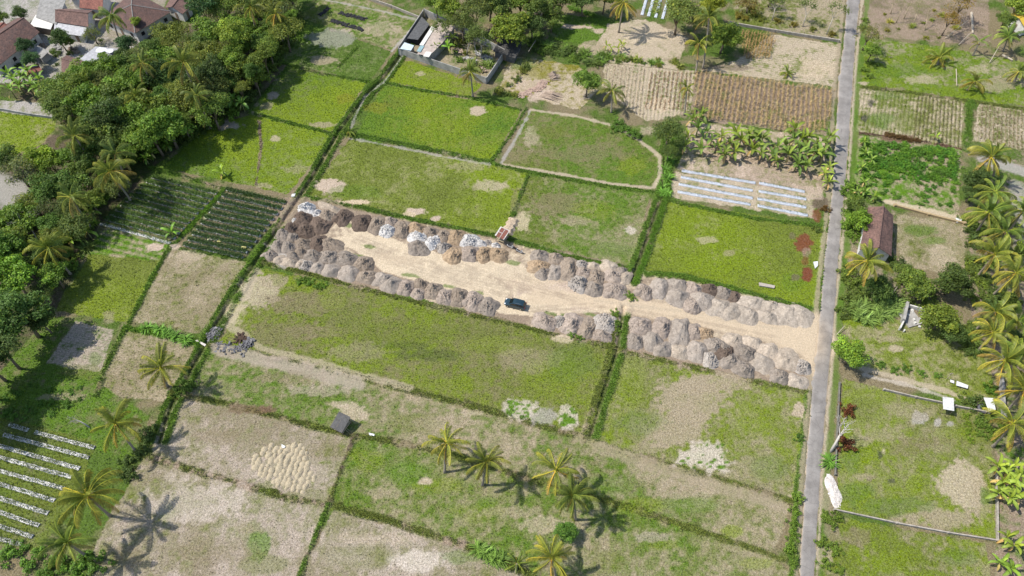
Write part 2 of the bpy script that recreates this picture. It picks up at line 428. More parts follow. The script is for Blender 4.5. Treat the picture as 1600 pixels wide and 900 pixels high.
field('compound_floor', [(624,84),(662,25),(790,80),(761,130)], 0.25,'g5','s2',0.7, tuft=0.3, sc2='b1')

# --- bunds and ditches
L1 = [(640,66),(623,90),(600,122),(578,142),(530,205),(490,275),(450,335),(400,408),(365,460),(332,518),(302,572),(265,640),(248,690)]
bund(L1, 1.1, 0.35, 'g2','s3',0.95, off=1.2); bund(L1, 0.9, 0.35, 'g2','s3',0.85, off=-1.1)
bund(L1, 0.6, -0.55, 'dk','b2',0.7, tuft=0.3, reg=False)
L2 = [(1050,205),(1040,245),(1038,300),(1020,350),(1003,400),(985,440)]
bund(L2, 1.5, 0.35,'lush','s3',0.9, off=0.8, tuft=2); bund(L2, 1.0, 0.3,'g2','s3',0.8, off=-1.2); bund(L2, 0.5,-0.5,'dk','b2',0.7, tuft=.2, reg=False)
L2b = [(975,480),(968,520),(965,548),(945,610),(922,682)]
bund(L2b, 1.2, 0.3,'g2','s3',0.75, off=0.9); bund(L2b, 1.0, 0.3,'g3','s2',0.6, off=-1.2); bund(L2b, 0.5,-0.5,'dk','b2',0.6, tuft=.2, reg=False)
for pts, w, h, c, c2, mv in [
  ([(428,95),(500,115),(577,128)],0.9,.3,'g2','s3',.7), ([(392,176),(455,193),(520,210),(545,208)],1.0,.35,'g2','s2',.75),
  ([(452,103),(420,140),(392,176)],0.8,.3,'g2','s2',.6),
  ([(597,128),(660,142),(735,153),(812,172)],0.8,.3,'g2','b2',.6), ([(545,210),(620,224),(700,240),(770,256)],1.3,.4,'g2','s2',.8),
  ([(772,257),(830,270),(960,293),(1025,301)],0.9,.35,'g2','b2',.85), ([(822,170),(795,215),(766,253)],0.7,.3,'g2','s2',.7),
  ([(825,275),(805,325),(793,362)],0.7,.3,'g2','b2',.6),
  ([(478,309),(560,324),(650,345),(770,368),(800,376),(870,396),(930,411),(985,420)],1.0,.4,'g2','b2',.85),
  ([(1010,428),(1060,431),(1140,450),(1200,467),(1276,486)],1.2,.45,'g2','b2',.9),
  ([(412,412),(470,425),(560,450),(640,470),(760,498),(840,517),(960,543),(975,550),(1060,569),(1180,597),(1262,613)],0.9,.35,'g3','b1',.45),
  ([(318,540),(400,553),(520,579),(650,613),(760,641),(900,681),(930,693),(1040,726),(1150,757),(1240,785)],1.1,.4,'g3','s3',.45),
  ([(270,615),(350,630),(430,650),(510,672),(560,682),(640,695),(720,715),(790,738),(900,768),(970,790),(1080,825),(1200,866),(1260,888)],1.0,.35,'g3','s3',.5),
  ([(225,712),(300,735),(380,758),(450,778),(515,790),(600,812),(680,838),(760,865),(832,902)],1.1,.4,'g3','b1',.45),
  ([(555,682),(535,725),(512,790)],0.6,.25,'g3','b2',.4), ([(512,790),(490,845),(466,905)],0.7,.3,'g2','b2',.6),
  ([(265,385),(240,430),(205,500),(195,515)],0.9,.35,'g2','s3',.75), ([(195,515),(165,575),(150,618)],0.9,.35,'g2','s3',.7),
  ([(195,512),(240,520),(312,538)],1.1,.4,'lush','s3',.8), ([(350,298),(315,335),(270,385)],1.0,.35,'lush','s3',.9),
  ([(235,262),(300,280),(350,296),(450,318)],0.9,.3,'g2','b1',.55), ([(405,190),(408,230),(400,288)],0.5,.1,'b1','s3',.6),
  ([(560,72),(527,105)],0.5,.2,'g2','s3',.7), ([(268,386),(330,398),(390,408)],0.8,.3,'g2','s3',.7),
  ([(1292,345),(1284,420),(1276,490)],1.3,.25,'lush','s3',.85), ([(1264,612),(1254,700),(1243,800),(1236,910)],1.1,.2,'g2','s3',.75),
  ([(1045,314),(1100,326),(1180,342),(1290,354)],0.8,.3,'g2','s3',.85), ([(1345,136),(1400,142),(1500,156),(1610,172)],0.9,.3,'g3','s3',.6),
  ([(1340,208),(1420,217),(1500,233)],0.6,.25,'br','b2',.6), ([(1516,160),(1510,235)],1.6,.15,'g2','s2',.8),
  ([(1322,60),(1340,140),(1332,215),(1322,300)],0.01,0,'g2','s3',.5)]:
    bund(pts, w, h, c, c2, mv)
# bare rims, paths, wheel tracks
def track(pts, w, c, s=0.85, tuft=0.05, dz=0.0):
    D = dist_poly(pts) + w1 * 0.8 + (nf - .5) * 0.5
    t = (1 - sstep(D, w * 0.5, w * 1.1)) * s; m = t > 0.01
    COLR[m] = COLR[m] * (1 - t[m])[:, None] + C[c] * t[m][:, None]; TUFT[m] *= (1 - t[m] * .9); Z[m] += dz * t[m]; GRAIN[m] = GRAIN[m] * (1 - t[m]) + .30 * t[m]
track([(830,172),(900,181),(960,197),(1000,220),(1031,245),(1031,275),(1021,294),(960,288),(880,273),(785,257)], 0.55,'s1')
track([(828,174),(808,213),(783,255)], 0.4,'gy',.7)
track([(545,216),(620,230),(700,246),(766,258)], 0.35,'gy',.6)
track([(640,70),(625,94),(600,130),(570,150),(548,200)], 0.4,'gy',.6)
track([(648,40),(612,80)],0.4,'gy',.8); track([(500,-2),(600,18),(655,32)],0.5,'gy',.6)
track([(402,424),(360,510),(410,545),(520,574),(640,607)], 0.9,'s1',.6)
track([(340,545),(420,565),(560,600)], 1.6,'d1',.75)
track([(900,685),(1000,712)], .7,'s2',.5); track([(935,700),(1060,740),(1220,790)],1.3,'s2',.6)
# the driveway and the pale straw-covered middle of the yard
ST = inpoly(QX, QY, [(530,348),(600,368),(700,400),(790,402),(840,425),(890,455),(980,468),(1000,480),(960,487),(860,492),(790,492),(700,455),(600,425),(560,395),(510,365)])
tt = (0.5 * nm + 0.5 * nf)
COLR[ST] = C['y1'] * (0.88 + 0.26 * nf[ST][:, None]); TUFT[ST] = 0.05; GRAIN[ST] = .5
patch(470,330,70,25,'b1',.8,.05); patch(455,400,40,20,'gy',.7,.05)
patch(880,460,90,20,'pk',.8,.02, rot=8); patch(830,440,50,16,'tan',.6,.02)
patch(470,360,60,40,'b1',.8,.03); patch(470,395,60,20,'gy',.6,.03)
DR = [(840,462),(960,474),(1060,490),(1150,507),(1230,524),(1278,535)]
track(DR, 2.6,'tan',.95); track([(1240,525),(1278,530)], 5.0,'tan',.9); track([(1278,500),(1272,580)],2.3,'tan',.8)
track([(930,478),(1060,496),(1150,514),(1260,535)], .35,'b1',.35); track([(930,470),(1060,486),(1150,502),(1260,522)], .35,'s1',.5)
for a_ in ([(545,362),(620,392),(700,420),(800,440),(900,466)],[(550,372),(640,408),(740,438),(850,458)],[(790,420),(840,440),(880,462)],[(825,482),(870,478),(930,474)],[(828,487),(880,484),(940,480)],[(700,405),(760,425),(800,452),(790,470)],[(560,385),(640,415),(720,440),(800,462)]):
    track(a_, .30, 'b1', .34); track([(x, y + 5) for x, y in a_], .30, 'b1', .28)
patch(700,430,60,12,'s1',.35,.03); patch(620,405,50,10,'tan',.4,.03); patch(800,425,40,12,'s1',.3,.03)
for p in [(640,430),(700,447),(745,457),(545,352),(560,400),(880,492),(925,492),(575,385),(860,490),(800,410)]:
    patch(p[0],p[1],14,3.5,'g2',.7,.9, rot=10)
# road verges
track([(1318,0),(1312,70),(1304,130),(1300,190),(1296,300),(1284,400),(1275,480),(1266,600),(1255,720),(1244,900)],0.6,'s2',.8)
track([(1348,-5),(1340,67),(1336,133),(1331,200),(1324,300),(1314,400),(1305,480),(1298,600),(1287,720),(1276,905)],0.42,'s1',.85)
track([(1314,470),(1305,600),(1294,720),(1283,905)],0.7,'g2',.65, tuft=1)
track([(1356,-5),(1348,67),(1340,133),(1337,200),(1331,300),(1322,400),(1312,480)],0.8,'g2',.7, tuft=1)
track([(1345,575),(1400,590),(1480,612),(1550,640)],0.7,'s1',.8); track([(1350,586),(1420,602),(1490,625)],0.5,'wh',.6)
track([(1388,316),(1440,328),(1505,342)],1.0,'y1',.8); track([(1540,250),(1600,268),(1640,275)],2.2,'gy',.8)
track([(1590,290),(1600,400)],2.0,'gy',.6)
track([(-20,285),(20,300),(30,320)],4.5,'gy',.8)

track([(1236,526),(1262,531),(1285,537)], 3.6,'tan',.95); track([(1281,497),(1279,535),(1274,580)],1.5,'tan',.9); track([(1272,508),(1270,565)],2.2,'tan',.9)
# --- worn spots
for a in [
 (515,290,22,10,'pk',.9,.1),(765,290,26,9,'s1',.6,.2),(650,330,14,5,'pk',.95,.1),(680,342,8,4,'pk',.9,.1),(640,335,9,5,'tan',.8,.1),
 (730,260,30,6,'s2',.4,.3),(600,245,40,8,'g3',.5,.6),(690,300,50,12,'g3',.5,.6),(560,300,40,10,'g2',.4,.8),
 (745,172,14,7,'pk',.8,.1),(535,330,8,3,'tan',.9,.1),(555,316,22,4,'tan',.9,.1),(590,170,22,10,'gold',.5,.9),(620,160,20,10,'g3',.5,.7),
 (690,205,60,15,'g1',.4,1),(505,95,26,7,'s2',.8,.2),(425,150,9,6,'pk',.8,.2),(418,165,10,6,'s2',.6,.2),(540,155,14,8,'gold',.5,.9),
 (505,195,24,5,'s2',.7,.2),(355,195,24,9,'pk',.9,.05),(430,217,8,5,'s1',.7,.2),(470,265,28,8,'s2',.35,.6),(415,290,18,7,'s2',.6,.3),
 (655,115,8,4,'s1',.6,.2),(520,60,40,14,'gy',.5,.2),(580,45,40,12,'s1',.4,.3),
 (830,215,14,18,'s1',.5,.3),(990,260,24,16,'g1',.6,1),(920,240,70,14,'s3',.45,.4),(860,205,30,10,'g3',.6,.8),
 (865,320,40,22,'s3',.55,.4),(900,345,26,10,'s2',.5,.4),(985,360,8,5,'wh',.6,.2),(930,330,40,14,'g1',.4,.9),(960,390,30,12,'g2',.5,.9),
 (815,345,16,14,'y1',.6,.2),(805,320,10,20,'s3',.5,.3),(1105,375,20,6,'s1',.5,.4),(1140,395,16,6,'s2',.5,.4),(1240,440,20,14,'g2',.4,1),
 (1255,380,14,16,'red',.9,.05),(1262,425,9,12,'red',.95,.05),(1258,408,7,10,'red',.6,.2),(1238,368,6,6,'b2',.6,.2),(1243,433,6,5,'b2',.7,.2),(1260,395,8,8,'b1',.6,.3),
 (1282,318,13,9,'b2',.9,.05),(1276,336,7,10,'red',.75,.1),(1272,300,16,10,'pk',.6,.1),
 (400,455,34,26,'s1',.75,.2),(365,490,20,24,'y1',.4,.3),(430,440,24,12,'s2',.6,.3),(470,475,55,18,'s3',.55,.4),(555,490,40,14,'g3',.4,.8),
 (520,470,22,10,'g1',.4,1),(500,520,60,12,'s3',.4,.5),(660,555,70,10,'g4',.45,1.0),(620,540,50,7,'g4',.4,1),(730,520,80,14,'g3',.4,.8),(700,600,60,8,'g1',.4,1),
 (780,540,60,14,'g1',.4,1),(870,590,50,30,'g1',.4,1),(740,645,18,6,'s1',.5,.3),(845,650,22,16,'gy',.6,.2),(830,642,8,5,'s1',.4,.2),
 (815,640,30,17,'wh',.62,.1),(888,652,14,17,'wh',.62,.1),(880,530,16,6,'y1',.6,.2),(1085,622,62,40,'s2',.8,.2),(1062,672,46,34,'s2',.8,.25),(1120,600,60,16,'s2',.6,.3),(600,520,90,22,'g3',.5,.7),(450,520,60,22,'s3',.45,.4),(560,550,60,16,'s2',.3,.5),(820,560,50,20,'s2',.3,.5),(900,570,40,30,'g2',.4,.9),(700,480,40,8,'s2',.35,.5),(1090,605,30,12,'s2',.7,.3),
 (1010,700,40,7,'s2',.5,.3),(1105,712,46,26,'wh',.68,.05),(1180,650,36,34,'g1',.35,1),(985,600,24,40,'g1',.5,1),(1000,660,40,18,'g2',.4,.9),(1200,730,30,20,'g2',.4,.9),
 (1248,640,10,14,'pk',.7,.2),(1235,775,10,5,'pk',.6,.2),
 (440,590,60,12,'s3',.4,.4),(550,640,34,16,'s1',.75,.1),(535,632,22,8,'s1',.6,.1),(500,610,70,10,'d1',.4,.2),(640,660,40,14,'g3',.5,.9),(800,690,60,12,'s2',.4,.5),
 (700,660,50,10,'s2',.4,.4),(420,640,20,8,'br',.6,.2),(395,640,40,8,'br',.65,.2),(350,640,40,10,'s3',.4,.2),(340,680,50,14,'s3',.55,.2),
 (450,735,60,26,'d1',.5,.05),(535,668,12,8,'lush',.8,1.2),(505,700,30,16,'s3',.35,.3),
 (640,740,40,18,'lush',.55,1.2),(690,760,40,14,'g1',.5,1.1),(575,720,28,20,'g1',.4,1),(665,752,12,6,'s1',.9,.1),(800,800,50,12,'s2',.6,.3),(740,800,60,16,'g1',.3,.9),
 (850,820,40,14,'s1',.5,.3),(600,770,40,10,'s2',.5,.3),(760,785,18,10,'lush',.4,1),
 (405,850,20,26,'lush',.7,1.2),(385,825,20,10,'s2',.4,.3),(290,790,80,40,'wh',.35,.05),(420,880,40,20,'g3',.5,.6),(330,860,80,20,'s3',.3,.3),(200,870,30,20,'s3',.5,.4),
 (650,880,40,16,'wh',.7,.02),(560,870,50,18,'g3',.3,.5),(590,840,60,10,'s1',.4,.2),(740,870,40,10,'g2',.5,.9),
 (1080,790,46,16,'lush',.45,1.2),(1140,830,26,12,'g1',.7,1.2),(1000,790,40,14,'g1',.5,1.1),(1040,850,30,10,'g1',.4,1),(960,880,30,16,'g3',.4,.8),(1180,880,30,10,'g1',.5,1),(1020,840,40,8,'d1',.5,.2),
 (950,760,40,14,'g2',.4,.9),(1060,770,50,10,'s2',.5,.3),
 (240,387,16,6,'pk',.95,.05),(275,386,8,5,'pk',.9,.05),(150,560,14,10,'g2',.5,.6),(120,580,40,12,'g3',.5,.6),(170,495,10,10,'s2',.5,.3),(330,430,40,14,'s3',.4,.3),(290,400,30,8,'s1',.5,.2),
 (60,620,50,14,'g2',.6,1.2),(110,640,50,12,'lush',.5,1.3),(100,620,40,6,'s2',.5,.3),
 (1000,60,30,10,'y1',.5,.1),(1040,55,20,10,'tan',.5,.1),(900,42,24,3.5,'pk',.9,.05),(935,48,12,4,'pk',.8,.05),(925,72,20,10,'s2',.7,.2),
 (850,150,24,8,'pk',.8,.05),(830,135,30,10,'pk',.7,.05),(865,118,10,6,'pk',.8,.05),(880,150,16,8,'s1',.6,.1),(840,112,30,10,'gold',.6,.8),(815,100,20,10,'g2',.6,1),
 (1030,165,22,12,'tan',.6,.1),(1275,110,30,20,'tan',.4,.1),(1240,75,40,10,'s1',.5,.1),(1070,180,10,8,'b1',.6,.2),(1100,95,50,8,'s3',.7,.2),(1130,105,60,5,'b2',.6,.2),
 (1000,200,16,8,'g2',.6,1),(1010,205,14,8,'s1',.5,.2),
 (1405,110,50,10,'g2',.5,1.1),(1440,125,30,8,'s1',.55,.2),(1530,110,26,10,'s1',.5,.3),(1560,130,40,12,'s2',.6,.3),(1395,140,20,4,'b1',.6,.3),(1350,130,8,5,'pk',.7,.2),
 (1361,162,7,6,'ash',.7,.05),(1351,184,8,8,'ash',.7,.05),(1375,185,24,14,'g2',.7,.9),(1385,150,24,8,'g2',.5,.9),(1418,190,20,16,'g3',.6,.7),(1405,216,26,5,'br',.8,.3),
 (1440,360,30,10,'g2',.7,1.1),(1460,375,20,6,'lush',.5,1.1),(1470,400,20,16,'s1',.5,.2),
 (1400,545,14,8,'pk',.6,.2),(1390,530,26,6,'s2',.5,.3),(1440,525,40,10,'g1',.6,1.2),(1350,520,30,10,'s2',.4,.4),(1415,580,10,4,'b1',.6,.2),
 (1375,710,9,9,'ash',.7,.05),(1380,705,5,8,'s1',.6,.1),(1392,752,8,4,'ash',.6,.1),(1437,652,12,10,'gy',.7,.1),(1465,660,5,6,'gy',.8,.1),(1485,662,6,4,'gy',.8,.1),(1358,748,5,5,'b2',.5,.2),
 (1500,760,44,38,'s1',.8,.15),(1470,810,60,20,'s2',.75,.2),(1535,780,14,40,'s2',.5,.2),(1430,758,14,16,'g1',.7,1.2),(1360,620,40,14,'g1',.4,1),(1430,640,50,14,'s2',.35,.4),(1380,680,40,16,'s2',.35,.5),(1500,680,40,16,'g1',.4,1),(1340,770,30,16,'g2',.5,1),(1420,700,40,12,'s3',.4,.4),(1400,790,60,14,'g2',.5,1),(1345,640,30,16,'g3',.5,.9),
 (1540,775,8,14,'g2',.7,1),(1340,690,26,10,'s2',.4,.4),(1450,690,60,8,'s3',.4,.4),(1350,745,20,5,'s2',.5,.3),(1330,720,16,20,'g2',.5,1),
 (1340,840,20,16,'s3',.6,.3),(1400,880,40,14,'g1',.4,1),(1500,870,30,14,'g2',.4,1),
 (1290,780,10,20,'s2',.6,.2),(1300,820,10,30,'b1',.5,.3),(1290,870,10,20,'s1',.5,.3),(1240,860,12,30,'g2',.6,1.2)]:
    patch(*a)
# weed clumps in the pale soil spots, ash strips, the burnt patch
for cx, cy, rx, ry, n in ((815,640,28,16,22),(888,652,13,16,14),(1105,712,44,24,24)):
    for i in range(n):
        a = random.random() * 6.283; q = random.random() ** .5
        patch(cx + rx * q * math.cos(a), cy + ry * q * math.sin(a), random.uniform(2, 5), random.uniform(1.5, 3.5), 'lush', .9, 1.2, rag=1.2)
# the tarred road lies on the terrain: sink the terrain a little under it
ROADL = [(1327,-60),(1323,0),(1318,67),(1310,127),(1307,187),(1300,300),(1288,400),(1279,500),(1269,600),(1259,720),(1248,900),(1243,980)]
ROADR = [(1348,-60),(1344,0),(1337,67),(1333,133),(1328,200),(1320,300),(1311,400),(1304,500),(1294,600),(1284,720),(1273,900),(1267,980)]
RM = inpoly(PXX, PYY, ROADL + ROADR[::-1])
Z[RM] = -0.05
def zat(x, y):
    i = min(max(int((x - gx[0]) / STEP + .5), 0), NX - 1); j = min(max(int((y - gy[0]) / STEP + .5), 0), NY - 1)
    return float(Z[i, j])
def gnd(px, py):
    x, y, _ = P(px, py); return Vector((x, y, zat(x, y)))

# one mesh per field: cut the grid by region
fk = keep[:-1, :-1] & keep[1:, 1:] & keep[:-1, 1:] & keep[1:, :-1]
VI = np.arange(NX * NY).reshape(NX, NY)
fr = REG[:-1, :-1]
ZF = np.stack([GX, GY, Z], -1).reshape(-1, 3); CF = np.clip(COLR, 0.005, 0.75).reshape(-1, 3); CF4 = np.c_[CF, GRAIN.ravel()]
for k, nm_ in enumerate(REGN):
    ii, jj = np.nonzero(fk & (fr == k))
    if not len(ii): continue
    f = np.stack([VI[ii, jj], VI[ii + 1, jj], VI[ii + 1, jj + 1], VI[ii, jj + 1]], 1)
    u, inv = np.unique(f.ravel(), return_inverse=True)
    me = np_mesh(nm_, ZF[u], inv.reshape(-1, 4), 4, CF4[u], smooth=True)
    tag(link(nm_, me, M_GROUND), kind='structure')
# the far land, out to the horizon, below the detailed terrain
fm, fnt, fb = new_mat('far land')
geo = N(fnt, 'ShaderNodeNewGeometry').outputs['Position']
f1 = noise_node(fnt, 0.03, 6, 0.65, geo); f2 = noise_node(fnt, 0.6, 5, 0.7, geo)
fc = mixc(fnt, remap(fnt, f1.outputs[0], .4, .6, 0, 1), (0.16, 0.15, 0.06), (0.07, 0.10, 0.025))
fnt.links.new(mul(fnt, fc, remap(fnt, f2.outputs[0], .3, .7, .6, 1.4)), fb.inputs['Base Color']); fb.inputs['Roughness'].default_value = 1
m = MB(); m.quad((-5000, -3000, -1.2), (5000, -3000, -1.2), (5000, 6000, -1.2), (-5000, 6000, -1.2))
tag(m.build('far_ground', fm), kind='structure')

# ------------------------------------------------------------------ road
rm, rnt, rb = new_mat('worn tarmac')
geo = N(rnt, 'ShaderNodeNewGeometry').outputs['Position']
r1 = noise_node(rnt, 0.35, 5, 0.65, geo); r2 = noise_node(rnt, 9, 4, 0.7, geo); r3 = noise_node(rnt, 1.6, 6, 0.7, geo)
uvn = N(rnt, 'ShaderNodeAttribute'); uvn.attribute_name = 'Col'
rc = mixc(rnt, remap(rnt, r1.outputs[0], .42, .6, 0, 1), (0.205, 0.188, 0.170), (0.26, 0.24, 0.218))
rc = mixc(rnt, remap(rnt, r3.outputs[0], .60, .68, 0, .6), rc, (0.175, 0.168, 0.165))
r4 = N(rnt, 'ShaderNodeTexVoronoi'); r4.feature = 'DISTANCE_TO_EDGE'; r4.inputs['Scale'].default_value = .55; rnt.links.new(geo, r4.inputs['Vector'])
rc = mul(rnt, rc, remap(rnt, r4.outputs['Distance'], 0, .018, .72, 1))
rc = mul(rnt, rc, uvn.outputs['Color'])
rc = mul(rnt, rc, remap(rnt, r2.outputs[0], .3, .7, .86, 1.14))
rnt.links.new(rc, rb.inputs['Base Color']); rb.inputs['Roughness'].default_value = 0.9; rb.inputs['Specular IOR Level'].default_value = 0.2
bump(rnt, rb, r2.outputs[0], 0.25, 0.02)
def resample(pts, n):
    pts = np.array([P(*p)[:2] for p in pts]); s = np.r_[0, np.cumsum(np.linalg.norm(np.diff(pts, axis=0), axis=1))]
    q = np.linspace(0, s[-1], n); return np.stack([np.interp(q, s, pts[:, 0]), np.interp(q, s, pts[:, 1])], 1)
nr = 520; A = resample(ROADL, nr); B = resample(ROADR, nr); NW = 11
T = np.linspace(0, 1, NW)
wob = (fbm(A[:, 0], A[:, 1], .8, 5, 4) - .5) * .9; wob2 = (fbm(B[:, 0], B[:, 1], .8, 6, 4) - .5) * .5
pts = A[:, None] * (1 - T)[None, :, None] + B[:, None] * T[None, :, None]
wd = np.linalg.norm(B - A, axis=1)
pts[:, 0] += (B - A) / wd[:, None] * wob[:, None]; pts[:, -1] += (B - A) / wd[:, None] * wob2[:, None]
zr = 0.04 + 0.06 * (1 - (2 * T - 1) ** 2)
zz = np.broadcast_to(zr, (nr, NW)).copy(); zz[:, 0] = zz[:, -1] = -0.03
tone = np.ones((nr, NW, 3)); u_ = np.abs(T - .36)[None, :]; u2 = np.abs(T - .72)[None, :]
band = np.minimum(u_, u2); nn = fbm(pts[..., 0], pts[..., 1], .5, 8, 4)
tone *= (1 - 0.07 * np.clip(1 - band / .12, 0, 1) + 0.10 * (T[None, :] < .16) + (nn - .5) * .45)[..., None]
edge = (np.clip(1 - np.minimum(T, 1 - T)[None, :] / .07, 0, 1) * (nn > .42))[..., None]
tone = tone * (1 - edge) + edge * np.array((1.55, 1.3, .95))
jn = np.exp(-((pts[..., 1] - P(1290, 535)[1]) / 5.0) ** 2) * np.clip(1.15 - T[None, :] * 1.1, 0, 1) * (.5 + nn)    # soil carried on to the road at the junction
tone = tone * (1 - np.clip(jn, 0, 1)[..., None] * .5) + np.clip(jn, 0, 1)[..., None] * .5 * np.array((1.75, 1.42, 1.0))
vi = np.arange(nr * NW).reshape(nr, NW)
f = np.stack([vi[:-1, :-1], vi[:-1, 1:], vi[1:, 1:], vi[1:, :-1]], -1).reshape(-1, 4)[:, ::-1]
me = np_mesh('road', np.concatenate([pts, zz[..., None]], -1).reshape(-1, 3), f, 4, tone.reshape(-1, 3), True)
tag(link('road', me, rm), kind='structure')

# ------------------------------------------------------------------ grass: blades on the bunds, regrowth in the fields
def tufts(name, n, wmask, hmin, hmax, width, bright, seed, blades=3):
    r = np.random.default_rng(seed)
    w = np.where(keep & ~RM, wmask, 0).ravel().astype(np.float64)
    w /= w.sum(); idx = r.choice(len(w), n, p=w)
    x = GX.ravel()[idx] + r.uniform(-.14, .14, n); y = GY.ravel()[idx] + r.uniform(-.14, .14, n); z = Z.ravel()[idx] - .02
    c = CF[idx]
    co = np.zeros((n, blades, 3, 3), np.float32); cl = np.zeros((n, blades, 3, 3), np.float32)
    h0 = r.uniform(hmin, hmax, n)
    tone_ = r.normal(1, .26, (n, 1)).clip(.55, 1.6) * bright; hue = r.normal(0, .05, n)
    cc = np.clip(c * tone_, .01, .6); cc[:, 0] *= (1 + hue); cc[:, 2] *= (1 - hue)
    for b in range(blades):
        an = r.uniform(0, 6.283, n); lean = r.uniform(.3, 1.0, n) * h0; h = h0 * r.uniform(.7, 1.1, n)
        wd_ = width * r.uniform(.6, 1.3, n)
        dx, dy = np.cos(an), np.sin(an)
        co[:, b, 0] = np.stack([x - dy * wd_, y + dx * wd_, z], 1)
        co[:, b, 1] = np.stack([x + dy * wd_, y - dx * wd_, z], 1)
        co[:, b, 2] = np.stack([x + dx * lean, y + dy * lean, z + h], 1)
        cl[:, b] = cc[:, None, :]
    me = np_mesh(name, co.reshape(-1, 3), np.arange(n * blades * 3).reshape(-1, 3), 3, cl.reshape(-1, 3))
    return tag(link(name, me, M_GRASS), kind='stuff')
isb = (REG == BUNDREG)
o = tufts('bund_grass', 60000, np.clip(TUFT - .35, 0, 3) * isb, .10, .36, .07, 1.35, 1)
tag(o, 'rank green grass growing along the low banks between the fields', 'grass')
o = tufts('field_grass', 220000, np.clip(TUFT - .2, 0, 1.3) * ~isb, .07, .20, .06, 1.15, 2)
tag(o, 'short regrown rice and grass covering the field floors', 'grass')

o = tufts('weed_tufts', 12000, np.clip(TUFT - .3, 0, 1.5), .10, .26, .09, 1.35, 3, blades=6)
tag(o, 'taller coarse weeds dotted over banks and field floors', 'weeds')
# ------------------------------------------------------------------ leafy crowns
def leaf_quads(cen, nrm, size, r, asp=0.55):
    n = len(cen)
    t = r.normal(size=(n, 3)); t -= (t * nrm).sum(1, keepdims=True) * nrm; t /= np.linalg.norm(t, axis=1, keepdims=True) + 1e-9
    b = np.cross(nrm, t)
    L = size * r.uniform(.65, 1.3, (n, 1)); Wd = L * asp
    co = np.stack([cen - t * L * .5, cen + b * Wd * .5, cen + t * L * .5 - nrm * L * .12, cen - b * Wd * .5], 1)
    return co
def crown_mesh(seed, R_, Rz, nclump, nleaf, size, base, flat=0.0, spread=1.0, yel=0.1):
    """leaves set on many small clumps, uneven outline, gaps between the clumps; origin at the crown's middle"""
    r = np.random.default_rng(seed)
    d_ = r.normal(size=(nclump, 3)); d_ /= np.linalg.norm(d_, axis=1, keepdims=True)
    d_[:, 2] = np.where(d_[:, 2] < -.35, -d_[:, 2] * .6, d_[:, 2])
    rad = r.uniform(.45, .86, nclump) * spread
    lob = 1 + .22 * np.sin(3 * np.arctan2(d_[:, 1], d_[:, 0]) + seed) + .12 * np.sin(5 * np.arctan2(d_[:, 1], d_[:, 0]) + 2 * seed)
    cc = d_ * rad[:, None] * lob[:, None] * np.array([R_, R_, Rz]); cr = R_ * r.uniform(.20, .38, nclump)
    if flat: cc[:, 2] *= (1 - flat)
    ci = r.integers(0, nclump, nleaf)
    v = r.normal(size=(nleaf, 3)); v /= np.linalg.norm(v, axis=1, keepdims=True)
    v[:, 2] = np.where(v[:, 2] < -.2, -v[:, 2], v[:, 2])
    cen = cc[ci] + v * (cr[ci] * r.uniform(.55, 1.08, nleaf))[:, None] * np.array([1, 1, .72])
    nr_ = v * .8 + r.normal(size=(nleaf, 3)) * .5 + np.array([0, 0, .35]); nr_ /= np.linalg.norm(nr_, axis=1, keepdims=True)
    co = leaf_quads(cen, nr_, size, r)
    ct = r.normal(1, .16, nclump)[ci] * r.normal(1, .18, nleaf)
    c = np.array(base)[None] * ct.clip(.5, 1.7)[:, None]
    ye = r.random(nleaf) < yel
    c[ye] = c[ye] * np.array([1.5, 1.25, .8])
    return np_mesh('crown', co.reshape(-1, 3), np.arange(nleaf * 4).reshape(-1, 4), 4, np.repeat(np.clip(c, .01, .5), 4, 0))
def trunk_mesh(seed, H, R_, rad=0.22):
    """unit trunk with limbs reaching into a crown at height H"""
    r = random.Random(seed); m = MB()
    bx, by = r.uniform(-.3, .3), r.uniform(-.3, .3)
    fork = H * r.uniform(.45, .6)
    m.tube([(0, 0, -.3), (bx * .3, by * .3, fork * .5), (bx, by, fork)], [rad * 1.35, rad, rad * .8], 8)
    for k in range(5):
        a = k * 1.2566 + r.uniform(-.4, .4); q = R_ * r.uniform(.35, .6)
        e = (bx + q * math.cos(a), by + q * math.sin(a), H + r.uniform(-.1, .25) * R_)
        mid = (bx + (e[0] - bx) * .4, by + (e[1] - by) * .4, fork + (e[2] - fork) * .6)
        m.tube([(bx, by, fork - .15), mid, e], [rad * .6, rad * .4, rad * .12], 6)
    return m.mesh('trunk', True)
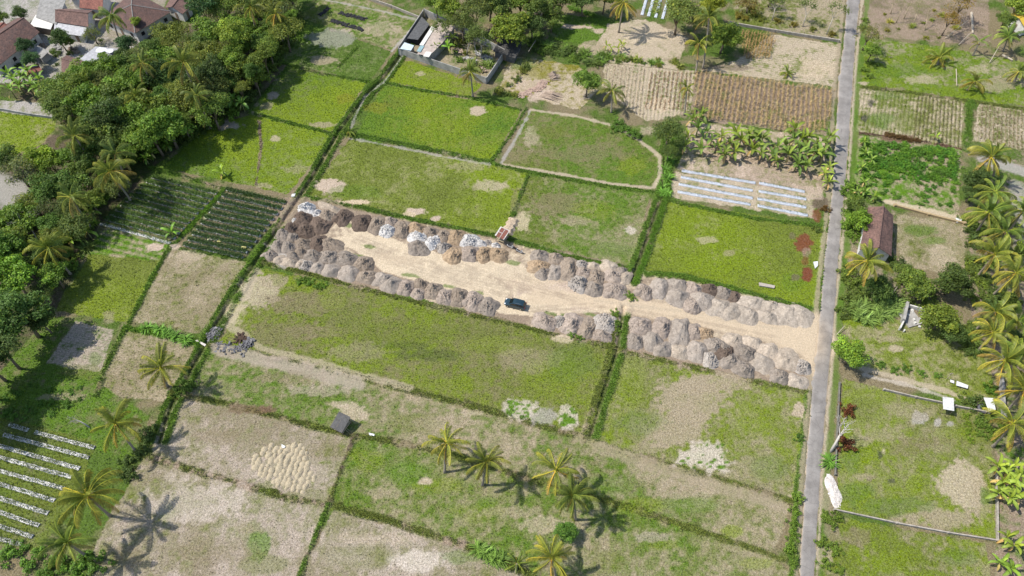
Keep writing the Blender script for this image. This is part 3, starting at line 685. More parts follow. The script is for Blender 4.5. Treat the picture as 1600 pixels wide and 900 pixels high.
# the kinds: (crown, trunk) meshes for a crown of 4 m radius standing 7 m up
KINDS = {}
for nm_, sets in dict(
    broad=[(101 + i, 4, 3.2, 46, 5200, .46, (.138, .200, .038), 0, 1, .14) for i in range(4)],
    dense=[(151 + i, 4, 3.4, 60, 6400, .40, (.088, .138, .033), 0, .95, .08) for i in range(2)],
    feathery=[(201 + i, 4, 2.2, 60, 4600, .34, (.145, .190, .046), .25, 1.1, .2) for i in range(2)],
    sparse=[(251 + i, 4, 3.0, 34, 1300, .38, (.13, .155, .05), 0, 1.1, .3) for i in range(2)]).items():
    KINDS[nm_] = [(crown_mesh(*s), trunk_mesh(s[0], 7, 4)) for s in sets]
TREES = []
def tree(px, py, r, h, kind='broad', tint=(1, 1, 1), label=None, group=None, name='broadleaf_tree', rz=None, cat='tree'):
    """px, py = the middle of the crown in the photograph; h = height of the crown's middle"""
    k = random.choice(KINDS[kind]); base = PV(px, py, h); base.z = zat(base.x, base.y)
    o = empty(name, base, random.uniform(0, 6.28) if rz is None else rz)
    c = link('crown', k[0], M_LEAF, o, (0, 0, h)); c.scale = (r / 4, r / 4, r / 4 * random.uniform(.9, 1.1))
    j = random.uniform(.85, 1.15); c.color = (tint[0] * j, tint[1] * j, tint[2] * j, 1)
    t = link('trunk', k[1], M_BARK, o); t.scale = (r / 4, r / 4, h / 7)
    tag(o, label, cat, group); TREES.append(o); return o

# ------------------------------------------------------------------ coconut palms
def frond_mesh(seed, L, e0, droop, base, tip, dens=42, wleaf=.05, lmax=1.0, tilt=.6):
    """feather frond: rachis from the origin along +x, rising at e0 and bending down, leaflets hanging on both sides"""
    r = np.random.default_rng(seed); n = 15; pts = [np.zeros(3)]; a = e0; yaw = 0
    for i in range(n):
        a -= droop / n * (0.15 + 1.7 * i / n); yaw += r.normal(0, .035)
        pts.append(pts[-1] + np.array([math.cos(a) * math.cos(yaw), math.sin(yaw), math.sin(a)]) * L / n)
    pts = np.array(pts); V = []; F = []; Cc = []
    def rach(w0, w1, c):
        n0 = len(V)
        for i, p in enumerate(pts):
            w = w0 + (w1 - w0) * i / n
            V.extend([p + (0, w, 0), p + (0, -w, 0), p + (0, 0, w * .9)]); Cc.extend([c] * 3)
        for i in range(n):
            for j in range(3):
                q = (j + 1) % 3
                F.append((n0 + i*3 + j, n0 + (i+1)*3 + j, n0 + (i+1)*3 + q, n0 + i*3 + q))
    rach(.095, .02, np.array(base) * np.array([2.3, 1.9, 1.5]))
    s_ = np.linspace(.14, .995, dens)
    for s in s_:
        f = s * n; i = min(int(f), n - 1); p = pts[i] + (pts[i+1] - pts[i]) * (f - i)
        t = pts[i+1] - pts[i]; t = t / np.linalg.norm(t)
        side = np.cross(t, (0, 0, 1)); side /= np.linalg.norm(side) + 1e-6; up = np.cross(side, t)
        ll = lmax * (math.sin(math.pi * (0.12 + .80 * s)) ** .7) * r.uniform(.85, 1.1)
        for sg in (1, -1):
            dn = tilt * r.uniform(.6, 1.4)
            dv = side * sg * math.cos(dn) + t * (.45 + .5 * s) - up * math.sin(dn); dv /= np.linalg.norm(dv)
            b = t * wleaf
            m1 = p + dv * ll * .5 - np.array([0, 0, .05]) * ll; e = p + dv * ll - np.array([0, 0, .28]) * ll
            n0 = len(V); V.extend([p - b * .6, p + b * .6, m1 + b, m1 - b, e])
            k_ = np.clip(r.normal(1, .15), .6, 1.4); q = min(1, max(0, (s - .35) / .6)) * r.uniform(.4, 1)
            c = (np.array(base) * (1 - q) + np.array(tip) * q) * k_
            Cc.extend([c] * 5); F.append((n0, n0 + 1, n0 + 2, n0 + 3)); F.append((n0 + 3, n0 + 2, n0 + 4))
    me = bpy.data.meshes.new('frond'); me.from_pydata([tuple(v) for v in V], [], F); me.update()
    a_ = me.color_attributes.new('Col', 'FLOAT_COLOR', 'POINT'); cc = np.ones((len(V), 4), np.float32); cc[:, :3] = np.clip(Cc, .005, .6)
    a_.data.foreach_set('color', cc.ravel()); return me
GRN = (.10, .13, .026); OLV = (.18, .185, .036); YEL = (.36, .31, .065); BRN = (.34, .22, .09)
FR = {0: [frond_mesh(300 + i, 4.4, R(80), R(60), GRN, OLV, tilt=.35) for i in range(2)],
      1: [frond_mesh(310 + i, 5.2, R(58), R(105), GRN, OLV, tilt=.65) for i in range(3)],
      2: [frond_mesh(320 + i, 5.4, R(32), R(105), (.13, .155, .028), YEL, tilt=.85) for i in range(3)],
      3: [frond_mesh(330 + i, 5.1, R(6), R(85), OLV, YEL, tilt=1.0) for i in range(3)],
      4: [frond_mesh(340 + i, 4.6, R(-28), R(48), (.20, .16, .04), BRN, dens=34, tilt=1.0) for i in range(2)]}
cm = MB()
for k in range(9):
    a = k * 2.4; q = .22 + .12 * (k % 2); cz = -.25 - .16 * (k % 3)
    ring = [(q * math.cos(a) + .13 * math.sin(th) * math.cos(ph), q * math.sin(a) + .13 * math.sin(th) * math.sin(ph), cz + .16 * math.cos(th))
            for th in (0.35, 1.1, 2.0, 2.8) for ph in [i * math.pi / 3 for i in range(6)]]
    n0 = len(cm.v); cm.v += ring
    for i in range(3):
        for j in range(6):
            cm.f.append((n0 + i*6 + j, n0 + (i+1)*6 + j, n0 + (i+1)*6 + (j+1) % 6, n0 + i*6 + (j+1) % 6))
    cm.f.append(tuple(n0 + j for j in range(6))); cm.f.append(tuple(n0 + 18 + j for j in range(6))[::-1])
COCO = cm.mesh('coconut_bunch', True); M_COCO = plain('coconut husk', (.23, .16, .05), .6)
def palm(px, py, h, size=1.0, label=None, lean=None, tint=(1, 1, 1), nf=19, name='coconut_palm', droopy=0, group=None, rz=None, base=None):
    """px, py = where the fronds meet in the photograph; h = height of that point"""
    top = PV(px, py, h)
    if base is None:
        a = random.uniform(0, 6.28); q = random.uniform(.3, 1.3)
        b = Vector((top.x + q * math.cos(a), top.y + q * math.sin(a), 0))
    else: b = PV(base[0], base[1])
    b.z = zat(b.x, b.y)
    o = empty(name, b); t_ = top - b
    tint = tuple(x * y_ for x, y_ in zip(tint, (1.18, 1.26, 1.2))); nf = nf + random.choice((-2, 0, 0, 2)); droopy = droopy or random.choice((0, 0, .15, .3))
    m = MB(); pts = []; rr = []
    for i in range(11):
        s = i / 10; w = s * s * (.4) + s * .6
        pts.append((t_.x * w, t_.y * w, t_.z * s - (.3 if i == 0 else 0))); rr.append(.16 + .06 * (1 - s) + .14 * max(0, 1 - s * 9) + .012 * (i % 2))
    m.tube(pts, rr, 9); m.build('trunk', M_PALMTRUNK, o, smooth=True)
    g = random.uniform(0, 6.28) if rz is None else rz
    tl = (random.uniform(-.16, .16), random.uniform(-.16, .16))
    for k in range(nf):
        if 2 < k and random.random() < .10: continue
        s = k / (nf - 1); age = 0 if s < .12 else 1 if s < .36 else 2 if s < .66 else 3 if s < .88 else 4
        if droopy and age < 4 and random.random() < droopy: age += 1
        f = link('frond', random.choice(FR[age]), M_FROND, o, t_)
        az_ = g + k * 2.4; f.rotation_euler = (random.uniform(-.35, .35), random.uniform(-.2, .2) + tl[0] * math.cos(az_) + tl[1] * math.sin(az_), g + k * 2.39996 + random.uniform(-.3, .3))
        z_ = size * random.uniform(.82, 1.16); f.scale = (z_,) * 3
        j = random.uniform(.85, 1.2); f.color = (tint[0] * j, tint[1] * j, tint[2] * j, 1)
    link('coconut_bunch', COCO, M_COCO, o, t_)
    tag(o, label, 'palm', group or 'coconut palms'); return o

# ------------------------------------------------------------------ bananas
def banana_leaf(seed, L, e0, droop, w, c):
    r = np.random.default_rng(seed); n = 9; a = e0; p = np.zeros(3); V = []; F = []; Cc = []
    for i in range(n + 1):
        s = i / n; wd_ = w * max(0.03, math.sin(math.pi * min(1, (.10 + .88 * s))) ** .6) if s > .12 else .04
        up = np.array([-math.sin(a), 0, math.cos(a)]); fold = .35
        tear = r.uniform(.8, 1.1)
        V.extend([p + np.array([0, wd_ * tear, 0]) + up * wd_ * fold, p, p + np.array([0, -wd_ * r.uniform(.8, 1.1), 0]) + up * wd_ * fold])
        k_ = r.normal(1, .1); Cc.extend([np.array(c) * k_, np.array(c) * np.array([1.6, 1.4, 1.3]), np.array(c) * k_])
        a -= droop / n * (.3 + 1.4 * s); p = p + np.array([math.cos(a), 0, math.sin(a)]) * L / n
    for i in range(n):
        F.append((i*3, i*3+1, i*3+4, i*3+3)); F.append((i*3+1, i*3+2, i*3+5, i*3+4))
    return np_mesh('leaf', V, F, 4, np.clip(Cc, .01, .6), True)
BL = {0: [banana_leaf(400 + i, 2.0, R(75), R(35), .26, (.19, .26, .045)) for i in range(2)],
      1: [banana_leaf(410 + i, 2.3, R(55), R(85), .32, (.145, .215, .04)) for i in range(3)],
      2: [banana_leaf(420 + i, 2.2, R(25), R(95), .32, (.12, .18, .04)) for i in range(3)],
      3: [banana_leaf(430 + i, 1.7, R(-35), R(50), .22, (.34, .26, .12)) for i in range(2)]}
sm = MB(); sm.tube([(0, 0, -.1), (0, 0, .5), (.02, 0, 1)], [.15, .12, .07], 8); BSTEM = sm.mesh('stem', True)
M_BSTEM = bark_mat('banana stem', (.20, .21, .08))
BANANAS = []
def banana(px, py, label, group='banana plants', size=1.0, h=1.8, tint=(1, 1, 1), nl=9, name='banana_plant'):
    """px, py = where the leaves spread in the photograph"""
    b = PV(px, py, h * size); b.z = zat(b.x, b.y)
    o = empty(name, b, random.uniform(0, 6.28))
    s = link('stem', BSTEM, M_BSTEM, o); s.scale = (size, size, h * size)
    for k in range(nl):
        q = k / (nl - 1); age = 0 if q < .2 else 1 if q < .55 else 2 if q < .85 else 3
        f = link('leaf', random.choice(BL[age]), M_FROND, o, (0, 0, h * size))
        f.rotation_euler = (random.uniform(-.25, .25), random.uniform(-.15, .15), k * 2.4 + random.uniform(-.3, .3))
        f.scale = (size * random.uniform(.8, 1.15),) * 3
        j = random.uniform(.8, 1.25); f.color = (tint[0] * j, tint[1] * j, tint[2] * j, 1)
    tag(o, label, 'banana plant', group); BANANAS.append(o); return o

# ------------------------------------------------------------------ shrubs, tall grass clumps, bare trees
def bush_mesh(seed, n, size, base, yel=.15):
    r = np.random.default_rng(seed)
    nc = 14; cc = r.normal(size=(nc, 3)) * np.array([.45, .45, .16]); cc[:, 2] = np.abs(cc[:, 2]) + .28
    ci = r.integers(0, nc, n); v = r.normal(size=(n, 3)); v /= np.linalg.norm(v, axis=1, keepdims=True)
    cen = cc[ci] + v * np.array([.34, .34, .28]) * r.uniform(.5, 1, (n, 1)); cen[:, 2] = np.abs(cen[:, 2])
    nr_ = v * .6 + r.normal(size=(n, 3)) * .5 + np.array([0, 0, .7]); nr_ /= np.linalg.norm(nr_, axis=1, keepdims=True)
    co = leaf_quads(cen, nr_, size, r, .6)
    c = np.array(base)[None] * r.normal(1, .22, n).clip(.5, 1.7)[:, None]; ye = r.random(n) < yel; c[ye] *= np.array([1.4, 1.2, .9])
    return np_mesh('shrub', co.reshape(-1, 3), np.arange(n * 4).reshape(-1, 4), 4, np.repeat(np.clip(c, .01, .5), 4, 0))
BUSH = [bush_mesh(500 + i, 620, .20, (.125, .175, .034)) for i in range(4)]
CROPB = [bush_mesh(520 + i, 320, .26, (.105, .215, .028)) for i in range(3)]
def clump_mesh(seed, n, L, base, w=.05):
    r = np.random.default_rng(seed); V = []; F = []; Cc = []
    for i in range(n):
        a = r.uniform(0, 6.283); q = r.uniform(0, .5) ** 1; x0 = q * math.cos(a * 3); y0 = q * math.sin(a * 3)
        e = r.uniform(R(35), R(85)); l = L * r.uniform(.6, 1.1); p = np.array([x0, y0, 0]); n0 = len(V)
        sd = np.array([-math.sin(a), math.cos(a), 0]); k_ = np.array(base) * r.normal(1, .2)
        for s in range(4):
            wd_ = w * (1, 1.2, .8, .1)[s]; V.extend([p + sd * wd_, p - sd * wd_]); Cc.extend([k_ * (1 + .12 * s)] * 2)
            e -= .38; p = p + np.array([math.cos(a) * math.cos(e), math.sin(a) * math.cos(e), math.sin(e)]) * l / 3
        for s in range(3): F.append((n0 + 2*s, n0 + 2*s + 1, n0 + 2*s + 3, n0 + 2*s + 2))
    return np_mesh('tall_grass', V, F, 4, np.clip(Cc, .01, .5))
CLUMP = [clump_mesh(540 + i, 90, 1.7, (.15, .21, .045), .06) for i in range(3)]
def shrub(px, py, r, label, group=None, protos=None, tint=(1, 1, 1), name='shrub', cat='shrub', hz=1.0):
    b = PV(px, py, .35 * r); b.z = zat(b.x, b.y) - .05
    o = link(name, random.choice(protos or BUSH), M_LEAF, None, b)
    o.rotation_euler = (0, 0, random.uniform(0, 6.28)); o.scale = (r, r, r * hz * random.uniform(.85, 1.15))
    j = random.uniform(.85, 1.2); o.color = (tint[0] * j, tint[1] * j, tint[2] * j, 1)
    return tag(o, label, cat, group)
def bare_tree(name, px, py, tx, ty, h, label, seed, mat=None, rad=.16, depth=4, spread=.75, cat='tree', group=None, leaves=None):
    """trunk from its foot at (px, py) to its top at (tx, ty), h metres up, splitting into naked branches"""
    r = random.Random(seed); b = PV(px, py); b.z = zat(b.x, b.y); top = PV(tx, ty, h) - b
    o = empty(name, b); m = MB(); br = MB(); ends = []
    fork = top * .5
    m.tube([(0, 0, -.2), top * .25 + Vector((.06, .05, 0)), fork], [rad * 1.3, rad, rad * .8], 7)
    m.build('trunk', mat or M_DEADWOOD, o, smooth=True)
    def grow(p, dv, L, rd, dep):
        q = p + dv * L; md = (p + q) / 2 + Vector((r.uniform(-1, 1), r.uniform(-1, 1), r.uniform(-.5, 1))) * L * .08
        br.tube([p, md, q], [rd, rd * .8, rd * .6], 5, cap=False)
        if dep == 0: ends.append(q); return
        for k in range(r.choice((2, 2, 3))):
            nd = (dv + Vector((r.uniform(-1, 1), r.uniform(-1, 1), r.uniform(-.35, .9))) * spread).normalized()
            grow(q, nd, L * r.uniform(.6, .85), rd * .6, dep - 1)
    for k in range(3):
        nd = (top.normalized() + Vector((r.uniform(-1, 1), r.uniform(-1, 1), r.uniform(-.2, .5))) * spread).normalized()
        grow(fork - top * .02 * k, nd, h * .22, rad * .6, depth - 1)
    br.build('branches', mat or M_DEADWOOD, o, smooth=True)
    if leaves:
        g = np.random.default_rng(seed); e = np.array([list(q) for q in ends]); n = leaves
        cen = e[g.integers(0, len(e), n)] + g.normal(size=(n, 3)) * .45; nn_ = g.normal(size=(n, 3)) + (0, 0, 1); nn_ /= np.linalg.norm(nn_, axis=1, keepdims=True)
        co = leaf_quads(cen, nn_, .40, g); c = np.array((.15, .20, .045))[None] * g.normal(1, .2, n).clip(.5, 1.6)[:, None]
        link('crown', np_mesh('crown', co.reshape(-1, 3), np.arange(n * 4).reshape(-1, 4), 4, np.repeat(c, 4, 0)), M_LEAF, o)
    return tag(o, label, cat, group)
# ------------------------------------------------------------------ dumped heaps in the yard
def heap_mesh(seed, kind):
    """unit heap: half-width 1 in x, half-length 1 in y, 1 high; ragged skirt, tipped slopes, clods"""
    r = random.Random(seed); na, nr_ = 60, 22; V = [(0, 0, 0)]; F = []
    amp, fine = dict(sand=(.13, .03), clod=(.17, .11), rubble=(.18, .12))[kind]
    off = Vector((seed * 3.1, seed * 1.7, 0)); tx, ty = r.uniform(-.2, .2), r.uniform(-.32, .32)
    def zz(x, y, q):
        h = max(0, math.sqrt(1 + .012) - math.sqrt(q * q + .012)) * 1.02 * (.82 + .18 * (1 - q))
        d_ = mnoise.noise(Vector((x * 1.6, y * 1.6, 0)) + off) * amp * 2 + mnoise.noise(Vector((x * 5, y * 5, 3)) + off) * fine * 1.5 \
            + mnoise.noise(Vector((x * 11, y * 11, 5)) + off) * fine * 1.6 + abs(mnoise.noise(Vector((x * 3.2, y * 1.1, 9)) + off)) * -.16
        return h * (1 + d_) + d_ * .4 * (1 - q) - .10 * q ** 6
    V[0] = (tx, ty, zz(0, 0, 0))
    for i in range(1, nr_ + 1):
        q = i / nr_
        for j in range(na):
            a = 2 * math.pi * j / na
            e = 1 + .13 * mnoise.noise(Vector((math.cos(a) * 1.3, math.sin(a) * 1.3, 7)) + off) * 2 + .05 * mnoise.noise(Vector((math.cos(a) * 5, math.sin(a) * 5, 7)) + off)
            x = math.cos(a) * q * e; y = math.sin(a) * q * e
            # a tipped load is squarer than a cone
            k = 1 + .12 * abs(math.sin(2 * a)) ** 2
            V.append((x * k + tx * (1 - q), y * k + ty * (1 - q), zz(x, y, q)))
    for j in range(na): F.append((0, 1 + j, 1 + (j + 1) % na))
    for i in range(nr_ - 1):
        for j in range(na):
            a, b = 1 + i * na + j, 1 + i * na + (j + 1) % na
            F.append((a, a + na, b + na, b))
    def stone(x, y, s):
        q = math.hypot(x, y); z = zz(x, y, min(q, 1)); n0 = len(V)
        for ex in ((1, 0, 0), (-1, 0, 0), (0, 1, 0), (0, -1, 0), (0, 0, 1), (0, 0, -.6), (.7, .7, .3), (-.6, .6, .5), (.5, -.7, .4), (-.7, -.5, .2)):
            V.append((x + ex[0] * s * r.uniform(.6, 1.2), y + ex[1] * s * .75 * r.uniform(.6, 1.2), z + ex[2] * s * 1.4 * r.uniform(.5, 1.1)))
        for a, b, c in ((6, 2, 4), (6, 4, 0), (6, 0, 2), (7, 4, 2), (7, 1, 4), (7, 2, 1), (8, 0, 4), (8, 4, 3), (8, 3, 0), (9, 4, 1), (9, 3, 4), (9, 1, 3), (5, 0, 3), (5, 2, 0), (5, 1, 2), (5, 3, 1)):
            F.append((n0 + a, n0 + b, n0 + c))
    for i in range(dict(sand=14, clod=70, rubble=170)[kind]):
        a = r.uniform(0, 6.283); q = r.uniform(0, 1) ** .6 * (1.04 if kind != 'sand' else .97)
        stone(math.cos(a) * q, math.sin(a) * q, r.uniform(.025, .06) if kind == 'sand' else r.uniform(.03, .085) if kind == 'clod' else r.uniform(.05, .13))
    me = bpy.data.meshes.new('heap'); me.from_pydata(V, [], F); me.update()
    me.polygons.foreach_set('use_smooth', np.array([len(p.vertices) == 4 for p in me.polygons])); return me
HEAPS = dict(sand=[heap_mesh(i, 'sand') for i in range(5)], clod=[heap_mesh(10 + i, 'clod') for i in range(6)], rubble=[heap_mesh(20 + i, 'rubble') for i in range(5)])
def soil_mat(name, lo, hi, sc=3.0, streak=True):
    m, nt, b = new_mat(name); geo = N(nt, 'ShaderNodeNewGeometry').outputs['Position']; oi = N(nt, 'ShaderNodeObjectInfo')
    n1 = noise_node(nt, 1.1, 6, .7, geo); n2 = noise_node(nt, 7, 4, .7, geo); n3 = N(nt, 'ShaderNodeTexVoronoi'); n3.inputs['Scale'].default_value = sc; nt.links.new(geo, n3.inputs['Vector'])
    c = mixc(nt, remap(nt, n1.outputs[0], .35, .65, 0, 1), lo, hi)
    c = mul(nt, c, remap(nt, n2.outputs[0], .3, .7, .74, 1.26)); c = mul(nt, c, remap(nt, n3.outputs['Color'], 0, 1, .8, 1.2)); c = mul(nt, c, oi.outputs['Color'])
    nt.links.new(c, b.inputs['Base Color']); b.inputs['Roughness'].default_value = 1; b.inputs['Specular IOR Level'].default_value = .1
    bump(nt, b, n2.outputs[0], .6, .15); return m
M_SOIL = soil_mat('loose soil', (.238, .205, .170), (.330, .288, .242))
M_RUB = soil_mat('lime rubble', (.38, .365, .345), (.58, .56, .53), 5)
# kind: mesh, material, tint, words
HK = dict(
 W=('rubble', M_RUB, (1, 1, 1), 'white rubble', 'rubble heap'), G=('rubble', M_SOIL, (1.14, 1.17, 1.22), 'pale grey stony', 'rubble heap'),
 B=('clod', M_SOIL, (.86, .80, .74), 'brown earth', 'earth heap'), D=('clod', M_SOIL, (.44, .38, .355), 'dark brown clod', 'earth heap'),
 K=('clod', M_SOIL, (.84, .82, .81), 'grey brown clod', 'earth heap'), T=('sand', M_SOIL, (1.30, 1.24, 1.15), 'tan sandy', 'sand heap'),
 S=('sand', M_SOIL, (1.24, 1.21, 1.16), 'pale sand', 'sand heap'), O=('clod', M_SOIL, (1.12, .95, .74), 'ochre brown', 'earth heap'),
 V=('sand', M_SOIL, (1.02, 1.0, .99), 'smooth grey taupe', 'earth heap'), P=('clod', M_SOIL, (1.06, 1.0, .98), 'pinkish brown', 'earth heap'))
z1 = 'left end cluster'
z2 = 'row left of the red hut'
z3 = 'row left of the car'
z4 = 'cluster right of the motorbikes'
z5 = 'row right of the car'
z6 = 'upper row beside the driveway'
z7 = 'lower cluster beside the driveway'
HL = [
 (z1, 400, 300, 5.627, [(445,140,150,110,'W'),(540,185,84,70,'W'),(345,245,66,52,'W'),(640,130,210,70,'T'),(625,205,160,115,'B'),(765,215,165,145,'D'),(410,225,170,135,'D'),
  (565,280,210,155,'D'),(440,335,190,140,'D'),(310,310,140,100,'D'),(235,375,120,105,'K'),(320,390,120,100,'K'),(195,470,130,115,'K'),(290,480,140,115,'K'),(420,455,160,115,'B'),(545,440,135,150,'D'),
  (665,460,200,120,'B'),(125,550,125,100,'K'),(205,590,110,85,'T'),(290,620,140,95,'T'),(330,560,120,95,'K'),(400,530,120,105,'B'),(385,640,100,90,'T'),(505,555,160,115,'K'),(445,645,110,115,'G'),(545,660,120,115,'V'),
  (640,570,165,135,'K'),(665,680,160,130,'V'),(795,580,185,135,'K'),(810,705,165,150,'V'),(945,630,180,150,'B')]),
 (z3, 400, 300, 5.627, [(975,740,185,125,'B'),(1100,765,175,140,'V'),(1190,810,165,155,'V')]),
 (z2, 400, 300, 5.627, [(930,260,145,155,'D'),(1065,285,145,165,'B'),(1180,255,115,90,'P'),(1150,335,155,115,'W')]),
 (z2, 600, 320, 5.627, [(160,210,145,155,'B'),(285,205,155,130,'O'),(410,235,140,105,'B'),(295,280,155,115,'W'),(310,375,185,135,'K'),(430,320,130,155,'W'),(520,270,125,110,'B'),(640,280,150,140,'O'),(530,370,135,105,'G'),
  (605,435,175,150,'O'),(755,310,165,125,'W'),(760,420,160,145,'P'),(855,335,95,65,'W'),(870,430,150,150,'O'),(912,330,66,55,'G'),(985,355,86,52,'W'),(1000,435,175,130,'O')]),
 (z3, 580, 390, 5.627, [(305,325,145,145,'P'),(440,300,130,100,'B'),(415,385,120,110,'P'),(545,360,145,150,'B'),(645,410,155,150,'P'),(770,410,160,170,'B'),(890,445,175,170,'P'),(1025,495,175,165,'K')]),
 (z4, 780, 380, 5.627, [(355,110,155,120,'K'),(495,130,135,110,'B'),(350,200,185,125,'O'),(385,255,135,130,'K'),(495,245,125,150,'V'),(615,210,150,215,'B'),(730,185,120,95,'G'),(830,200,125,95,'T'),(750,260,165,115,'P'),(700,350,160,155,'G'),
  (845,300,155,170,'B'),(830,390,160,145,'K'),(965,205,155,110,'T'),(1000,285,185,130,'P'),(1080,240,110,80,'K'),(1105,300,100,125,'T'),(1015,410,190,150,'P')]),
 (z5, 780, 380, 5.627, [(400,690,205,150,'P'),(535,685,115,115,'G'),(640,700,175,200,'P'),(775,740,145,190,'B'),(930,700,180,190,'G'),(905,815,165,110,'P')]),
 (z6, 970, 420, 5, [(180,170,135,120,'P'),(295,145,135,170,'V'),(430,130,165,125,'V'),(450,215,175,160,'V'),(565,150,135,110,'P'),(695,160,140,105,'D'),(550,275,140,140,'P'),(640,250,175,160,'V'),(800,180,130,105,'K'),(755,300,185,150,'S'),(885,210,85,95,'D')]),
 (z6, 1120, 430, 4.74, [(110,260,160,130,'S'),(220,290,165,140,'S'),(262,200,200,115,'S'),(385,230,155,100,'S'),(372,300,150,105,'S'),(500,285,220,180,'S'),(612,296,190,170,'S')]),
 (z7, 970, 420, 5, [(150,440,175,150,'P'),(112,560,135,130,'K'),(250,560,155,170,'V'),(330,450,155,170,'P'),(330,620,155,130,'V'),(455,490,145,220,'V'),(450,640,145,120,'T'),(570,480,125,130,'P'),(590,640,155,170,'V'),(650,500,135,105,'O'),(700,710,135,140,'G'),(720,590,155,135,'K'),(800,650,170,160,'D')]),
 (z7, 1120, 430, 4.74, [(120,480,155,120,'T'),(45,545,120,130,'K'),(200,560,170,130,'K'),(250,500,155,110,'T'),(85,620,150,130,'K'),(190,685,170,135,'K'),(370,560,175,125,'T'),(330,650,165,150,'S'),(520,620,200,175,'T'),(462,745,150,120,'K'),(632,675,115,115,'G'),(602,785,145,115,'S')])]
vp = (1421 - 800) / FPX; vq = (-1090 - 450) / FPX
FIELD_AZ = math.atan2(cT - vq * sT, vp)                     # the way the plots run
cnt = {}; HLIST = []
for zone, ox, oy, sc, lst in HL:
    for cx, cy, w, h, k in lst: HLIST.append((zone, k, ox + cx / sc, oy + cy / sc, w / sc, h / sc))
HLIST.sort(key=lambda t: (t[0], t[1], t[2]))
for zone, k, px, py, wp, hp in HLIST:
    mk, mat, tint, words, cat = HK[k]; s = ppm(px, py); el = view_el(py)
    hw = wp / s / 2 * 1.22 * random.uniform(.92, 1.08); hgt = min(1.75, max(.5, .80 * hw)) * (.72 if k in 'ST' else 1)
    hl = max(.6, (hp - .35 * hgt * s * math.cos(el)) / (s * math.sin(el)) / 2 * 1.20)
    b = gnd(px, py + .22 * hgt * s * math.cos(el)); b.z -= .04
    i = cnt.get((zone, k), 0); cnt[(zone, k)] = i + 1
    tot = sum(1 for t in HLIST if t[0] == zone and t[1] == k)
    o = link(cat.replace(' ', '_'), random.choice(HEAPS[mk]), None, None, b); 
    if not o.data.materials: o.data.materials.append(mat)
    o.material_slots[0].link = 'OBJECT'; o.material_slots[0].material = mat
    o.rotation_euler = (0, 0, FIELD_AZ - math.pi / 2 + random.uniform(-.32, .32) + random.choice((0, math.pi)))
    o.scale = (hw, hl, hgt); j = random.uniform(.9, 1.1); o.color = (tint[0] * j, tint[1] * j, tint[2] * j, 1)
    lab = f'{words} heap, the only such one in the {zone}' if tot == 1 else f'{words} heap, {ORD[i]} such from left in the {zone}'
    tag(o, lab, cat, 'dumped heaps filling the yard')

